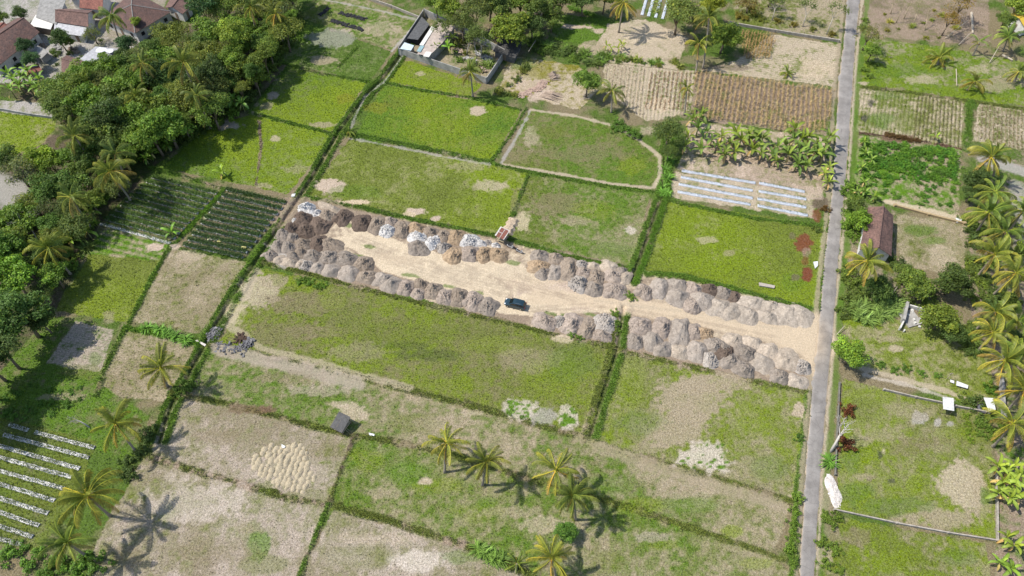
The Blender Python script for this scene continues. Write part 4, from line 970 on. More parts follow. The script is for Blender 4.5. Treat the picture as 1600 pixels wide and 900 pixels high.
# ------------------------------------------------------------------ the car
M_PAINT = new_mat('dark teal car paint'); b_ = M_PAINT[2]; M_PAINT = M_PAINT[0]
b_.inputs['Base Color'].default_value = (.018, .045, .058, 1); b_.inputs['Roughness'].default_value = .28; b_.inputs['Metallic'].default_value = .35
b_.inputs['Coat Weight'].default_value = .6; b_.inputs['Coat Roughness'].default_value = .08
M_GLASS = new_mat('car glass'); b_ = M_GLASS[2]; M_GLASS = M_GLASS[0]
b_.inputs['Base Color'].default_value = (.01, .014, .015, 1); b_.inputs['Roughness'].default_value = .06
M_TYRE = plain('rubber', (.02, .02, .02), .85); M_CHROME = plain('bright metal', (.6, .6, .62), .25, metal=.9)
M_LAMP = plain('lamp glass', (.75, .76, .75), .15, var=.05); M_TAIL = plain('tail lamp', (.25, .01, .01), .3)
def make_car(px, py, rz):
    o = empty('parked_car', gnd(px, py), rz)
    # x forward; half-width and heights along the length
    S = [(-2.18, .70, .42, .70), (-2.10, .82, .30, .95), (-1.6, .86, .22, 1.0), (-.6, .88, .20, .98), (.5, .88, .20, .97), (1.1, .87, .22, .96), (1.7, .84, .28, .84), (2.05, .74, .34, .70), (2.2, .55, .42, .60)]
    V = []; F = []; K = 10
    for x, w, z0, z1 in S:
        V += [(x, -w * .86, z0), (x, -w, z0 + .18), (x, -w, (z0 + z1) / 2), (x, -w * .97, z1 - .08), (x, -w * .88, z1), (x, w * .88, z1), (x, w * .97, z1 - .08), (x, w, (z0 + z1) / 2), (x, w, z0 + .18), (x, w * .86, z0)]
    for i in range(len(S) - 1):
        for j in range(K): F.append((i*K + j, i*K + (j+1) % K, (i+1)*K + (j+1) % K, (i+1)*K + j))
    F.append(tuple(range(K))[::-1]); F.append(tuple((len(S)-1)*K + j for j in range(K)))
    # cabin: pillars and roof
    Cb = [(-2.02, .74, .97, .60, 1.05), (-1.78, .76, .97, .66, 1.56), (-1.2, .78, .97, .69, 1.66), (-.2, .79, .96, .70, 1.68), (.35, .79, .95, .67, 1.60), (1.22, .76, .93, .70, .97)]
    n0 = len(V)
    for x, w, z0, wt, zt in Cb: V += [(x, -w, z0 - .03), (x, -wt - .02, zt - .07), (x, -wt + .06, zt), (x, wt - .06, zt), (x, wt + .02, zt - .07), (x, w, z0 - .03)]
    for i in range(len(Cb) - 1):
        for j in range(5): F.append((n0 + i*6 + j, n0 + i*6 + j + 1, n0 + (i+1)*6 + j + 1, n0 + (i+1)*6 + j))
    F.append(tuple(n0 + j for j in range(6))[::-1]); F.append(tuple(n0 + 30 + j for j in range(6)))
    me = bpy.data.meshes.new('body'); me.from_pydata(V, [], F); me.update()
    body = link('body', me, M_PAINT, o); bv = body.modifiers.new('bevel', 'BEVEL'); bv.width = .035; bv.segments = 2; bv.limit_method = 'ANGLE'
    def pane(name, pts, off):
        m = MB(); m.slab([Vector(p) + Vector(off) for p in pts], .012); m.build(name, M_GLASS, o)
    pane('windscreen', [(1.12, -.64, 1.02), (1.12, .64, 1.02), (.42, .58, 1.56), (.42, -.58, 1.56)], (.03, 0, .03))
    pane('rear_window', [(-2.0, -.55, 1.12), (-1.83, -.56, 1.47), (-1.83, .56, 1.47), (-2.0, .55, 1.12)], (-.02, 0, .01))
    for sg in (1, -1):
        for a, b in ((-1.72, -1.0), (-.92, -.18), (-.10, .55)):
            fx = .55 - .20 if b > .5 else b
            m = MB(); q = [(a, sg * .795, 1.02), (b + (.22 if b > .5 else 0), sg * .795, 1.02), (fx, sg * .735, 1.50), (a + .03, sg * .735, 1.52)]
            m.prism([(x, y - sg * .02, z) for x, y, z in q], [(x, y + sg * .012, z) for x, y, z in q]); m.build('side_window', M_GLASS, o)
        m = MB(); m.slab([(2.06, sg * .38, .70), (2.02, sg * .70, .70), (1.80, sg * .76, .82), (1.86, sg * .50, .83)], .06); hl = m.build('headlight', M_LAMP, o); hl.location = (.03, 0, .02)
        m = MB(); m.box((-2.15, sg * .70, .78), .08, .2, .3); m.build('tail_light', M_TAIL, o)
        m = MB(); m.box((.80, sg * .98, .98), .12, .2, .14); m.build('mirror', M_PAINT, o)
        m = MB(); m.tube([(-1.4, sg * .56, 1.70), (-.1, sg * .56, 1.71)], .02, 6); m.build('roof_rail', M_CHROME, o)
        for x in (-1.35, 1.38):
            m = MB(); m.tube([(x, sg * .70, .31), (x, sg * .90, .31)], .31, 18); w = m.build('wheel', M_TYRE, o)
            m = MB(); m.tube([(x, sg * .885, .31), (x, sg * .91, .31)], .19, 12); m.build('rim', M_CHROME, w)
    tag(o, 'dark teal people carrier parked on the pale yard facing left', 'car'); return o
ca = Vector(P(788, 472)) - Vector(P(824, 481)); make_car(805, 477.5, math.atan2(ca.y, ca.x))

# ------------------------------------------------------------------ motorbikes by the hut
M_WHITE = plain('white plastic', (.62, .62, .61), .5, .3); M_BLACK = plain('black plastic', (.025, .025, .028), .5)
def motorbike(px, py, rz, label, cm_):
    o = empty('motorbike', gnd(px, py), rz)
    for x in (-.62, .62):
        m = MB(); seg = 16
        ring = [(x + .27 * math.cos(a), 0, .30 + .27 * math.sin(a)) for a in [i * 2 * math.pi / seg for i in range(seg + 1)]]
        m.tube(ring, .05, 7); w = m.build('wheel', M_TYRE, o, smooth=True)
        m = MB(); m.tube([(x, -.05, .30), (x, .05, .30)], .13, 10); m.build('hub', M_CHROME, w)
    m = MB(); m.prism([(-.75, -.12, .5), (.1, -.13, .3), (.1, .13, .3), (-.75, .12, .5)], [(-.85, -.10, .72), (.05, -.14, .66), (.05, .14, .66), (-.85, .10, .72)])
    m.prism([(.2, -.16, .3), (.42, -.20, .35), (.42, .20, .35), (.2, .16, .3)], [(.34, -.14, .95), (.50, -.12, .95), (.50, .12, .95), (.34, .14, .95)]); m.box((.62, 0, .58), .36, .12, .04)
    m.build('body', cm_, o)
    m = MB(); m.prism([(-.72, -.13, .72), (.02, -.12, .70), (.02, .12, .70), (-.72, .13, .72)], [(-.70, -.11, .84), (-.02, -.10, .78), (-.02, .10, .78), (-.70, .11, .84)]); m.build('seat', M_BLACK, o)
    m = MB(); m.tube([(.35, -.36, 1.02), (.44, -.15, 1.0), (.44, .15, 1.0), (.35, .36, 1.02)], .022, 6); m.build('handlebar', M_BLACK, o)
    m = MB(); m.tube([(.5, 0, .88), (.58, 0, .86)], .09, 10); m.build('headlight', M_LAMP, o)
    tag(o, label, 'motorbike', 'motorbikes parked below the hut')
motorbike(798, 387.5, R(-25), 'white motorbike parked nearest the small red roofed hut', M_WHITE)
motorbike(805, 390.5, R(-40), 'black and white motorbike, middle of the three below the hut', M_BLACK)
motorbike(812, 395.0, R(-25), 'pale grey motorbike parked farthest right of the hut', plain('grey plastic', (.45, .45, .46), .4))

# ------------------------------------------------------------------ field huts
M_ZINC = plain('weathered zinc', (.36, .36, .37), .6, .35, 1.5, .3); M_WOOD = bark_mat('old timber', (.22, .16, .11)); M_BAMBOO = bark_mat('dry bamboo', (.38, .31, .19))
M_RUST = plain('rusty red sheet', (.20, .072, .05), .7, .4, 2.5); M_CONC = plain('grey concrete block', (.34, .325, .30), .95, .4, .8, bmp=.4)
M_PLASTER = plain('dirty white plaster', (.62, .60, .56), .9, .3, .7); M_DARKIN = plain('dark interior', (.03, .03, .03), 1)
def hut(px, py, wx, wy, z0, z1, az, roofm, label, frames=None):
    o = empty('field_hut', gnd(px, py), az)
    for x, y in ((-1, -1), (1, -1), (1, 1), (-1, 1)):
        zt = z0 if y < 0 else z1
        m = MB(); m.tube([(x * wx * .42, y * wy * .42, -.2), (x * wx * .42, y * wy * .42, zt - .04)], .06, 6); m.build('post', M_WOOD, o)
    m = MB(); m.box((0, 0, .55), wx * .84, wy * .84, .08); m.build('platform', M_BAMBOO, o)
    m = MB(); n = 9
    for i in range(n):
        xa = -wx / 2 + wx * i / n; xb = xa + wx / n - .02; d = .015 * (i % 2)
        m.slab([(xa, -wy / 2, z0 - .1 + d), (xb, -wy / 2, z0 - .1 + d), (xb, wy / 2, z1 + .06 + d), (xa, wy / 2, z1 + .06 + d)], .03)
    rf = m.build('roof', roofm, o)
    if frames:
        m = MB(); g = .05
        lerp = lambda y: z0 - .1 + (z1 - z0 + .16) * (y + wy / 2) / wy + .05
        for xa, xb, ya, yb in frames:
            m.slab([(xa, ya, lerp(ya)), (xb, ya, lerp(ya)), (xb, yb, lerp(yb)), (xa, yb, lerp(yb))], .02)
        m.build('roof_panel', plain('chalky sheet', (.50, .47, .43), .7, .35), rf)
    m = MB(); m.tube([(wx * .40, -wy * .42, .9), (wx * .40, wy * .42, .9)], .04, 6); m.tube([(-wx * .40, -wy * .42, .9), (-wx * .40, wy * .42, .9)], .04, 6); m.build('rail', M_WOOD, o)
    m = MB()
    for k in (-.2, .2): m.tube([(wx * .42 + .1, k - wy * .1, .6), (wx * .42 + .9, k - wy * .1, 0)], .035, 5)
    for k in range(3): m.tube([(wx * .42 + .25 + .22 * k, -.2 - wy * .1, .47 - .17 * k), (wx * .42 + .25 + .22 * k, .2 - wy * .1, .47 - .17 * k)], .03, 5)
    m.build('ladder', M_BAMBOO, o)
    tag(o, label, 'hut'); return o
hut(535, 667, 2.5, 3.0, 1.7, 2.2, FIELD_AZ - R(90) - R(8), plain('dark weathered sheet', (.085, .083, .082), .7, .4, 1.5, .1), 'small open hut with grey sheet roof and ladder among the straw fields')
hut(785, 375, 2.3, 2.4, 1.9, 2.3, FIELD_AZ - R(90) - R(14), M_RUST, 'small hut with red and white sheet roof beside the motorbikes',
    [(-1.15, -.85, -1.2, 1.2), (.98, 1.15, -1.2, 1.2), (-.85, .98, 1.06, 1.2), (.02, .12, -1.2, 1.06), (-.85, .02, -.12, -.02)])
# raised earth strip behind the red hut
a0, a1 = PV(791, 366), PV(803, 343); t = (a1 - a0).normalized(); n_ = Vector((-t.y, t.x, 0))
m = MB(); ring0 = []; 
for i in range(13):
    s = i / 12; c = a0 + (a1 - a0) * s; w = 1.1 + .2 * math.sin(i * 1.7); h = .75 + .12 * math.sin(i * 2.3) - .3 * (s > .95)
    ring0.append([c - n_ * w * 1.25 + Vector((0, 0, -.1)), c - n_ * w * .7 + Vector((0, 0, h * .8)), c + Vector((0, 0, h)), c + n_ * w * .7 + Vector((0, 0, h * .85)), c + n_ * w * 1.15 + Vector((0, 0, -.1))])
for q in ring0: m.v += [tuple(p) for p in q]
for i in range(12):
    for j in range(4): m.f.append((i*5 + j, (i+1)*5 + j, (i+1)*5 + j + 1, i*5 + j + 1))
m.f.append((0, 1, 2, 3, 4)); m.f.append((64, 63, 62, 61, 60))
o = m.build('earth_ramp', M_SOIL); o.color = (1.5, 1.35, 1.15, 1); tag(o, 'straight raised strip of tan earth behind the red roofed hut', 'earth ramp')

# ------------------------------------------------------------------ walls, village houses, compound
def wall_run(pts, h, th, label, mat, name='wall', cat='wall', cap=None, z=None, group=None):
    W_ = [Vector(P(*p)) for p in pts]; m = MB(); o = None
    for a, b in zip(W_[:-1], W_[1:]):
        t = (b - a); L = t.length; t.normalize(); c = (a + b) / 2
        m.box((c.x, c.y, -.2), L - .004, th, h + .2, math.atan2(t.y, t.x))
    for p in W_: m.box((p.x, p.y, -.2), th * 1.5, th * 1.5, h + .26)
    o = m.build(name, mat)
    return tag(o, label, cat, group)
def tile_mat(name, lo, hi, streak=.5):
    m, nt, b = new_mat(name); tc = N(nt, 'ShaderNodeTexCoord').outputs['Object']
    br = N(nt, 'ShaderNodeTexVoronoi'); br.inputs['Scale'].default_value = 3.6; nt.links.new(tc, br.inputs['Vector'])
    n1 = noise_node(nt, .7, 6, .7, tc); n2 = noise_node(nt, 6, 3, .6, tc)
    c = mixc(nt, remap(nt, n1.outputs[0], .35, .65, 0, 1), lo, hi); c = mul(nt, c, remap(nt, br.outputs['Color'], 0, 1, .62, 1.4)); c = mul(nt, c, remap(nt, n2.outputs[0], .3, .7, .8, 1.2))
    nt.links.new(c, b.inputs['Base Color']); b.inputs['Roughness'].default_value = .9; bump(nt, b, br.outputs['Distance'], .6, .06); return m
M_TILE = tile_mat('old clay tile', (.072, .045, .038), (.125, .066, .050)); M_TILE2 = tile_mat('brown clay tile', (.095, .056, .046), (.165, .092, .072)); M_TILER = tile_mat('red clay tile', (.15, .055, .040), (.23, .095, .065))
M_SHEET = plain('fibre cement sheet', (.27, .26, .24), .9, .35, 1.2); M_PALE = plain('pale sheet', (.62, .60, .55), .7, .25, 1.5); M_BLUE = plain('blue-green tarp', (.24, .36, .38), .6, .3)
def house(name, corners, z_e, z_r, kind, roofm, wallm, label, ridge=None, openings=1, cat='house', ov=.45, group=None):
    """corners: the four eave corners, in order around, as seen in the photograph at eave height z_e"""
    E = [PV(px, py, z_e) for px, py in corners]; c = sum(E, Vector()) / 4; o = empty(name, (c.x, c.y, 0)); oo = Vector((c.x, c.y, 0))
    E = [e - oo for e in E]; cl = Vector((0, 0, z_e))
    I = [e + (cl - e).normalized() * min(ov * 1.4, (cl - e).length * .3) for e in E]
    w = MB(); w.prism([(p.x, p.y, -.3) for p in I], [(p.x, p.y, z_e - .02) for p in I])
    r = MB(); up = Vector((0, 0, z_r - z_e))
    if kind == 'gable':                     # ridge between the middles of sides 0-1 and 2-3
        A = (E[0] + E[1]) / 2 + up; B = (E[2] + E[3]) / 2 + up
        r.slab([E[1], E[2], B, A], .10); r.slab([E[3], E[0], A, B], .10)
        IA = (I[0] + I[1]) / 2 + up * .86; IB = (I[2] + I[3]) / 2 + up * .86
        w.poly([I[0], I[1], IA]); w.poly([I[2], I[3], IB])
    elif kind == 'hip':
        A = cl + up
        for i in range(4): r.poly([E[i], E[(i+1) % 4], A])
        r.poly(E[::-1])
    elif kind == 'shed':                    # side 0-1 low, 2-3 high
        H = [E[0], E[1], E[2] + up, E[3] + up]; r.slab(H, .08)
        w.prism([(p.x, p.y, z_e - .02) for p in I], [I[0], I[1], I[2] + up * .9, I[3] + up * .9])
    wl = w.build('wall', wallm, o); rf = r.build('roof', roofm, o)
    if kind in ('gable', 'hip'):
        m = MB()
        if kind == 'gable': m.tube([A + Vector((0, 0, .02)), B + Vector((0, 0, .02))], .14, 6)
        else:
            for i in range(4): m.tube([E[i] + Vector((0, 0, .03)), A + Vector((0, 0, .03))], .11, 6)
        m.build('ridge_cap', M_SHEET if kind == 'hip' else roofm, rf)
    # doors and windows in the walls that face the photograph
    for i in range(4):
        a, b = I[i], I[(i + 1) % 4]; t = b - a; L = t.length; t.normalize(); nn = Vector((t.y, -t.x, 0))
        if nn.dot(a + b) < 0: nn = -nn
        if nn.y > -.2 or L < 2.5 or not openings: continue
        k = max(1, int(L / 3.2))
        for q in range(k):
            p = a + t * L * (q + .5) / k; door = (q == k // 2)
            m = MB(); sx, zz0, hh = (.9, 0, 2.0) if door else (1.0, 1.0, 1.0)
            if zz0 + hh > z_e - .1: hh = z_e - .2 - zz0
            if hh < .3: continue
            m.box((p.x + nn.x * .02, p.y + nn.y * .02, zz0), sx, .10, hh, math.atan2(t.y, t.x)); m.build('door' if door else 'window', M_WOOD if door else M_DARKIN, wl)
    return tag(o, label, cat, group)
house('village_house', [(62,50),(27,28),(-48,70),(-8,108)], 3.0, 5.2, 'gable', M_TILE, M_PLASTER, 'long brown tiled house at the left edge of the village')
house('village_house', [(56,27),(88,38),(106,6),(68,-4)], 2.8, 4.0, 'shed', M_SHEET, M_PLASTER, 'house with plain grey sheet roof above a white canopy')
o = house('canopy', [(46,40),(79,46),(86,34),(57,25)], 2.3, 2.7, 'shed', M_PALE, M_WOOD, 'white sheet canopy in front of the grey roofed house', openings=0, cat='canopy')
house('village_house', [(145,16),(138,42),(86,34),(95,13)], 3.0, 4.6, 'gable', M_TILE2, M_PLASTER, 'white walled house with brown tiles and grey lean-to awning')
o = house('awning', [(84,50),(131,57),(138,43),(87,36)], 2.2, 2.8, 'shed', M_ZINC, M_PLASTER, 'grey corrugated lean-to below the brown tiled house', cat='awning', openings=1)
house('village_house', [(158,30),(211,52),(268,18),(208,-14)], 3.0, 5.6, 'hip', M_TILE, M_PLASTER, 'large hipped brown tiled house behind the village palm')
house('village_house', [(170,-12),(160,16),(124,12),(134,-16)], 3.0, 4.6, 'gable', M_TILER, M_PLASTER, 'red tiled house half cut off by the top edge of the photo')
house('village_house', [(258,12),(285,22),(300,8),(268,-6)], 2.8, 4.0, 'gable', M_TILE2, M_PLASTER, 'brown roofed outbuilding right of the large hipped house')
house('village_house', [(108,0),(140,8),(150,-12),(118,-20)], 2.8, 4.2, 'gable', M_ZINC, M_PLASTER, 'zinc roofed house at the top edge behind the red roof')
house('village_house', [(96,112),(104,86),(142,99),(128,120)], 2.4, 3.8, 'gable', M_TILE2, M_PLASTER, 'low tiled house half hidden by the grove edge')
house('lean_to_shed', [(120,96),(152,106),(186,78),(150,74)], 2.3, 2.6, 'shed', M_ZINC, M_CONC, 'flat grey sheet roof beside the grove with white plastic on it', cat='shed')
house('lean_to_shed', [(64,92),(50,80),(60,73),(78,82)], 2.0, 2.4, 'shed', M_SHEET, M_CONC, 'small striped sheet shed right of the long brown house', cat='shed')
house('lean_to_shed', [(44,116),(66,110),(60,101),(42,105)], 1.8, 2.1, 'shed', M_RUST, M_CONC, 'small rusty red shed above the banana clump', cat='shed')
house('village_house', [(-20,50),(10,62),(24,46),(-4,36)], 2.6, 3.8, 'gable', M_TILER, M_PLASTER, 'pinkish red roof peeping out left of the long brown house')
for i, (px, py, s, lab) in enumerate([(158,78,1.6,'white plastic sheet lying across the flat grey roof'),(172,80,1.2,'crumpled white sheet at the right end of the flat grey roof'),(148,8,1.0,'white sacks on the village roof left of the palm')]):
    m = MB(); c = PV(px, py, 2.9); r_ = random.Random(i); n = 9
    top = [c + Vector((s * r_.uniform(.7, 1.2) * math.cos(a), s * .7 * r_.uniform(.7, 1.2) * math.sin(a), r_.uniform(0, .15))) for a in [k * 6.283 / n for k in range(n)]]
    m.prism([p - Vector((0, 0, .12)) for p in top], top); tag(m.build('plastic_sheet', M_WHITE), lab, 'plastic sheet')
# house beside the road, right
house('roadside_house', [(1356,324),(1396,337),(1393,400),(1343,390)], 2.6, 4.3, 'gable', M_TILE2, M_PLASTER, 'narrow brown tiled house beside the tarred road under a palm')
house('yellow_roofed_house', [(1576,24),(1602,44),(1640,30),(1606,6)], 2.8, 4.0, 'gable', plain('yellow roof sheet', (.62, .42, .05), .6, .2), M_PLASTER, 'yellow roofed house in the top right corner')
# walled compound
CW = dict(th=.18, mat=M_CONC)
wall_run([(624,85),(760,131)], 2.0, .18, 'front wall of the compound, long grey block wall facing the bright rice', M_CONC, 'compound_wall', group='walls of the ruined compound')
wall_run([(761.5,130),(788,90)], 2.0, .18, 'right end wall of the compound, short and pale', M_CONC, 'compound_wall', group='walls of the ruined compound')
wall_run([(788,88),(735,58),(664,25)], 2.2, .18, 'rear wall of the compound under the trees', M_CONC, 'compound_wall', group='walls of the ruined compound')
wall_run([(662,26),(624,83)], 2.0, .18, 'left end wall of the compound beside the pale field', M_CONC, 'compound_wall', group='walls of the ruined compound')
house('compound_shed', [(668,90),(692,66),(711,40),(684,32)], 2.0, 2.01, 'shed', plain('bleached flat roof', (.40, .34, .29), .9, .3, .8), M_CONC, 'flat pale roofed shed inside the grey walled compound', cat='shed', ov=.2, openings=0) if False else None
def roof_on_posts(name, corners, z, mat, label, wallm=None, cat='shed', thick=.09):
    E = [PV(px, py, z) for px, py in corners]; c = sum(E, Vector()) / len(E); oo = Vector((c.x, c.y, 0)); o = empty(name, oo); E = [e - oo for e in E]
    m = MB(); m.slab(E, thick); m.build('roof', mat, o)
    I = [e * .93 for e in E]; w = MB()
    if wallm: w.prism([(p.x, p.y, -.2) for p in I], [(p.x, p.y, z - thick - .01) for p in I]); w.build('wall', wallm, o)
    else:
        for p in I: m = MB(); m.tube([(p.x, p.y, -.2), (p.x, p.y, z - thick)], .07, 6); m.build('post', M_WOOD, o)
    return tag(o, label, cat)
roof_on_posts('compound_shed', [(652,84),(683,34),(711,41),(692,66),(670,88)], 2.5, plain('bleached flat roof', (.42, .35, .30), .9, .3, .8), 'pale flat roofed shed in the middle of the grey walled compound', M_CONC)
roof_on_posts('compound_shed', [(636,60),(659,26),(671,38),(653,62)], 1.9, plain('shade-black roof', (.10, .10, .10), .9, .5), 'lean-to with its interior shade painted black, along the left compound wall', M_DARKIN)  # roof coloured black to stand for the shaded inside of the lean-to
roof_on_posts('compound_shed', [(625,76),(632,66),(647,71),(642,79)], 2.2, plain('pale blue sheet', (.50, .58, .62), .6, .2), 'small pale blue roof in the front left compound corner', M_CONC)
for px, py, w, l, mat, lab in [(657,76,1.1,2.8,M_BLUE,'blue green tarp strip on the compound shed roof'),(668,85,1.6,2.2,M_PALE,'loose white sheet at the front of the compound shed roof'),(668,56,1.1,9.0,M_PALE,'long white sheet along the left side of the compound shed roof')]:
    c = PV(px, py, 2.62); m = MB(); dq = PV(683,34,2.6) - PV(652,84,2.6); az = math.atan2(dq.y, dq.x)
    m.box((0, 0, 0), l, w, .05, 0); o = m.build('roof_sheet', mat, None, c); o.rotation_euler = (0, R(1), az); tag(o, lab, 'roof sheet')
o = house('block_building', [(770,80),(805,91),(817,66),(784,56)], 2.1, 2.3, 'shed', plain('shade-dark concrete', (.06, .058, .055), .95, .4), plain('grey render', (.13, .127, .12), .95, .4), 'low dark grey block building under the trees right of the compound', cat='building')  # shade under the tree crowns is painted into the dark concrete colour
# low garden walls on the right and the stone wall at the top
M_OLDWALL = plain('mossy stone', (.36, .32, .27), .95, .45, 1.5, bmp=.5)
wall_run([(1303,797),(1400,818),(1480,833),(1556,845)], .5, .2, 'low weathered wall crossing the lower right plot from the road', M_OLDWALL, 'garden_wall')
wall_run([(1380,610),(1430,622),(1478,632)], .6, .2, 'low wall along the track, left of the white panel', M_OLDWALL, 'garden_wall')
wall_run([(1492,636),(1545,646)], .6, .2, 'low wall along the track, right of the white panel', M_OLDWALL, 'garden_wall')
wall_run([(1311,600),(1306,700),(1304,742)], .5, .2, 'dark low wall running beside the road verge at the white heap', plain('black mossy wall', (.17, .16, .13), .95, .4), 'garden_wall')
wall_run([(1556,740),(1557,845)], .6, .2, 'low wall at the right end of the straw patch beside the bananas', M_OLDWALL, 'garden_wall')
wall_run([(1560,562),(1563,610),(1566,655)], 1.2, .35, 'grey wall column running up from the white awning under the palms', M_CONC, 'garden_wall')
wall_run([(1140,38),(1210,50),(1310,66)], .8, .3, 'dark stone wall behind the dry corn stubble at the top', M_OLDWALL, 'stone_wall')
wall_run([(1000,30),(1140,38)], .6, .3, 'stone wall continuing left behind the leafy trees', M_OLDWALL, 'stone_wall') if False else None
wall_run([(560,-6),(612,12),(657,30)], .8, .25, 'mossy wall along the top of the pale field left of the compound', M_OLDWALL, 'stone_wall')
wall_run([(0,172),(50,181),(96,187)], .7, .25, 'pale kerb wall between the bright left field and the path', M_CONC, 'kerb_wall')
wall_run([(1398,322),(1450,336),(1506,350)], .5, .4, 'straw topped earth wall below the leafy crop beds', plain('straw earth', (.36, .27, .15), 1, .3), 'earth_wall')
# ruin
o = empty('ruined_building', gnd(1425, 500))
def rel(px, py, z=0): return PV(px, py, z) - Vector((o.location.x, o.location.y, 0))
for nm_, a, b, h, th in (('wall', (1408,505), (1414,478), 1.5, .5), ('wall', (1416,480), (1446,488), 1.0, .25), ('wall', (1404,516), (1412,500), .9, .25)):
    A_, B_ = rel(*a), rel(*b); t = B_ - A_; c = (A_ + B_) / 2; m = MB(); m.box((c.x, c.y, -.2), t.length, th, h + .2, math.atan2(t.y, t.x)); m.build('wall', M_CONC if nm_ == 'wall' and h > 1.2 else M_PLASTER, o)
c = rel(1422, 498); m = MB(); m.box((c.x, c.y, -.1), 3.2, 3.6, .35, .3); m.build('floor_slab', M_CONC, o)
for i in range(14):
    m = MB(); c = rel(1410 + random.uniform(0, 34), 484 + random.uniform(0, 34)); m.box((c.x, c.y, .1), random.uniform(.2, .6), random.uniform(.2, .5), random.uniform(.15, .5), random.uniform(0, 3)); m.build('fallen_block', M_PLASTER, o)
tag(o, 'ruined low concrete building with broken walls in the overgrown plot', 'ruin')
# white panels, slabs, bags
def flat(name, pts, z, th, mat, label, cat, legs=0):
    E = [PV(px, py, z) for px, py in pts]; c = sum(E, Vector()) / len(E); oo = Vector((c.x, c.y, 0)); o = empty(name, oo) if legs else None
    m = MB()
    if legs:
        m.slab([e - oo for e in E], th); m.build('roof', mat, o)
        for e in E: q = (e - oo) * .9; m = MB(); m.tube([(q.x, q.y, -.1), (q.x, q.y, z - th)], .05, 6); m.build('post', M_WOOD, o)
    else:
        m.slab(E, th); o = m.build(name, mat)
    return tag(o, label, cat)
flat('sheet_canopy', [(1473,620),(1490,622),(1491,642),(1474,639)], 1.8, .06, plain('white corrugated sheet', (.58, .58, .56), .6, .35, 2), 'white square sheet canopy over the low wall by the track', 'canopy', 1)
flat('white_board', [(1495,595),(1513,602),(1512,607),(1494,602)], .5, .06, M_WHITE, 'white board lying on the ground beside the pale track', 'board')
flat('white_board', [(1485,593),(1491,595),(1491,599),(1485,597)], .3, .06, M_WHITE, 'small white board left of the larger one by the track', 'board')
flat('awning_roof', [(1537,621),(1552,622),(1556,640),(1545,642)], 2.0, .06, M_WHITE, 'white awning roof at the end of the low wall under palms', 'awning', 1)
flat('white_bag', [(1271,409),(1278,408),(1278,415),(1274,419)], .25, .2, M_WHITE, 'white sack lying beside the tarred road by the red earth', 'sack')
flat('concrete_slab', [(1186,441),(1211,446),(1210,450),(1187,446)], .35, .3, plain('pale concrete', (.38, .33, .28), .9, .2), 'long pale concrete slab lying in the bright green field', 'slab')
flat('plank_bridge', [(305,532),(308,531),(322,538),(320,541)], .45, .12, plain('bleached plank', (.60, .54, .48), .9, .2), 'bleached plank laid across the ditch by the burnt patch', 'plank bridge')
flat('white_sack', [(576,676),(585,678),(585,681),(577,680)], .3, .2, M_WHITE, 'white sack on the low bank right of the grey roofed hut', 'sack')
flat('white_sack', [(440,694),(446,697),(444,700),(440,699)], .3, .2, M_WHITE, 'small white sack at the top of the straw heaps', 'sack')
flat('white_sack', [(456,303),(462,302),(460,307),(455,307)], .35, .25, M_WHITE, 'white sack on the bank at the corner of the crop beds', 'sack')
flat('white_sack', [(1494,340),(1503,341),(1502,347),(1495,347)], .35, .25, M_WHITE, 'white sack at the right end of the straw topped wall', 'sack')
# small tree trunk pile / tyre tank
m = MB(); c = gnd(1535, 639)
ring = [(c.x + .75 * math.cos(a), c.y + .75 * math.sin(a), c.z + .25) for a in [i * 2 * math.pi / 20 for i in range(21)]]
m.tube(ring, .26, 8); o = m.build('tyre', plain('grey rubber', (.10, .10, .11), .8), smooth=True); tag(o, 'big grey tyre lying beside the dark bush at the white awning', 'tyre')
# white lime heap by the road
o = link('lime_heap', HEAPS['rubble'][1], None, None, gnd(1302, 767)); o.material_slots[0].link = 'OBJECT'; o.material_slots[0].material = M_RUB
o.scale = (1.05, 3.0, .45); o.rotation_euler = (0, 0, R(4)); o.color = (1.18, 1.12, 1.07, 1); tag(o, 'bright white heap of broken stone on the road verge', 'stone heap')
# burnt patch with grey plastic
M_ASHP = plain('scorched plastic', (.115, .112, .118), .5, .8, 2.5); 
def ragged_pile(name, pts, h, mat, label, cat, seed, n=160, s=(.15, .45)):
    r_ = random.Random(seed); m = MB(); W_ = [PV(*p) for p in pts]
    for i in range(n):
        k = r_.randrange(len(W_) - 1); p = W_[k].lerp(W_[k + 1], r_.random()) + Vector((r_.gauss(0, .45), r_.gauss(0, .45), 0))
        q = r_.uniform(*s); e = Matrix.Rotation(r_.uniform(0, 6.28), 3, 'Z') @ Matrix.Rotation(r_.uniform(-.5, .5), 3, 'X')
        z = r_.uniform(0, h)
        a = [p + e @ Vector((x * q, y * q * r_.uniform(.4, 1), 0)) + Vector((0, 0, z + .03)) for x, y in ((-1, -.6), (.8, -1), (1, .7), (-.7, 1))]
        m.prism([v - Vector((0, 0, .05)) for v in a], a)
    return tag(m.build(name, mat), label, cat)
ragged_pile('plastic_litter', [(331,530),(336,520),(345,513)], .3, M_ASHP, 'scorched grey plastic at the upper left rim of the burnt patch', 'litter', 1, 110)
ragged_pile('plastic_litter', [(338,540),(352,544),(368,548),(380,549)], .3, M_ASHP, 'scorched grey plastic strip along the lower rim of the burnt patch', 'litter', 2, 130)
ragged_pile('plastic_litter', [(376,546),(386,538),(392,533)], .4, M_ASHP, 'heaped scorched plastic at the right end of the burnt patch', 'litter', 3, 130)
ragged_pile('charred_debris', [(374,532),(380,526),(384,530)], .25, plain('charred brown', (.07, .045, .03), .9), 'charred brown scraps beside the heaped plastic', 'litter', 4, 60)
M_STRAW = plain('dry palm leaves', (.44, .34, .26), .9, .3, 3)
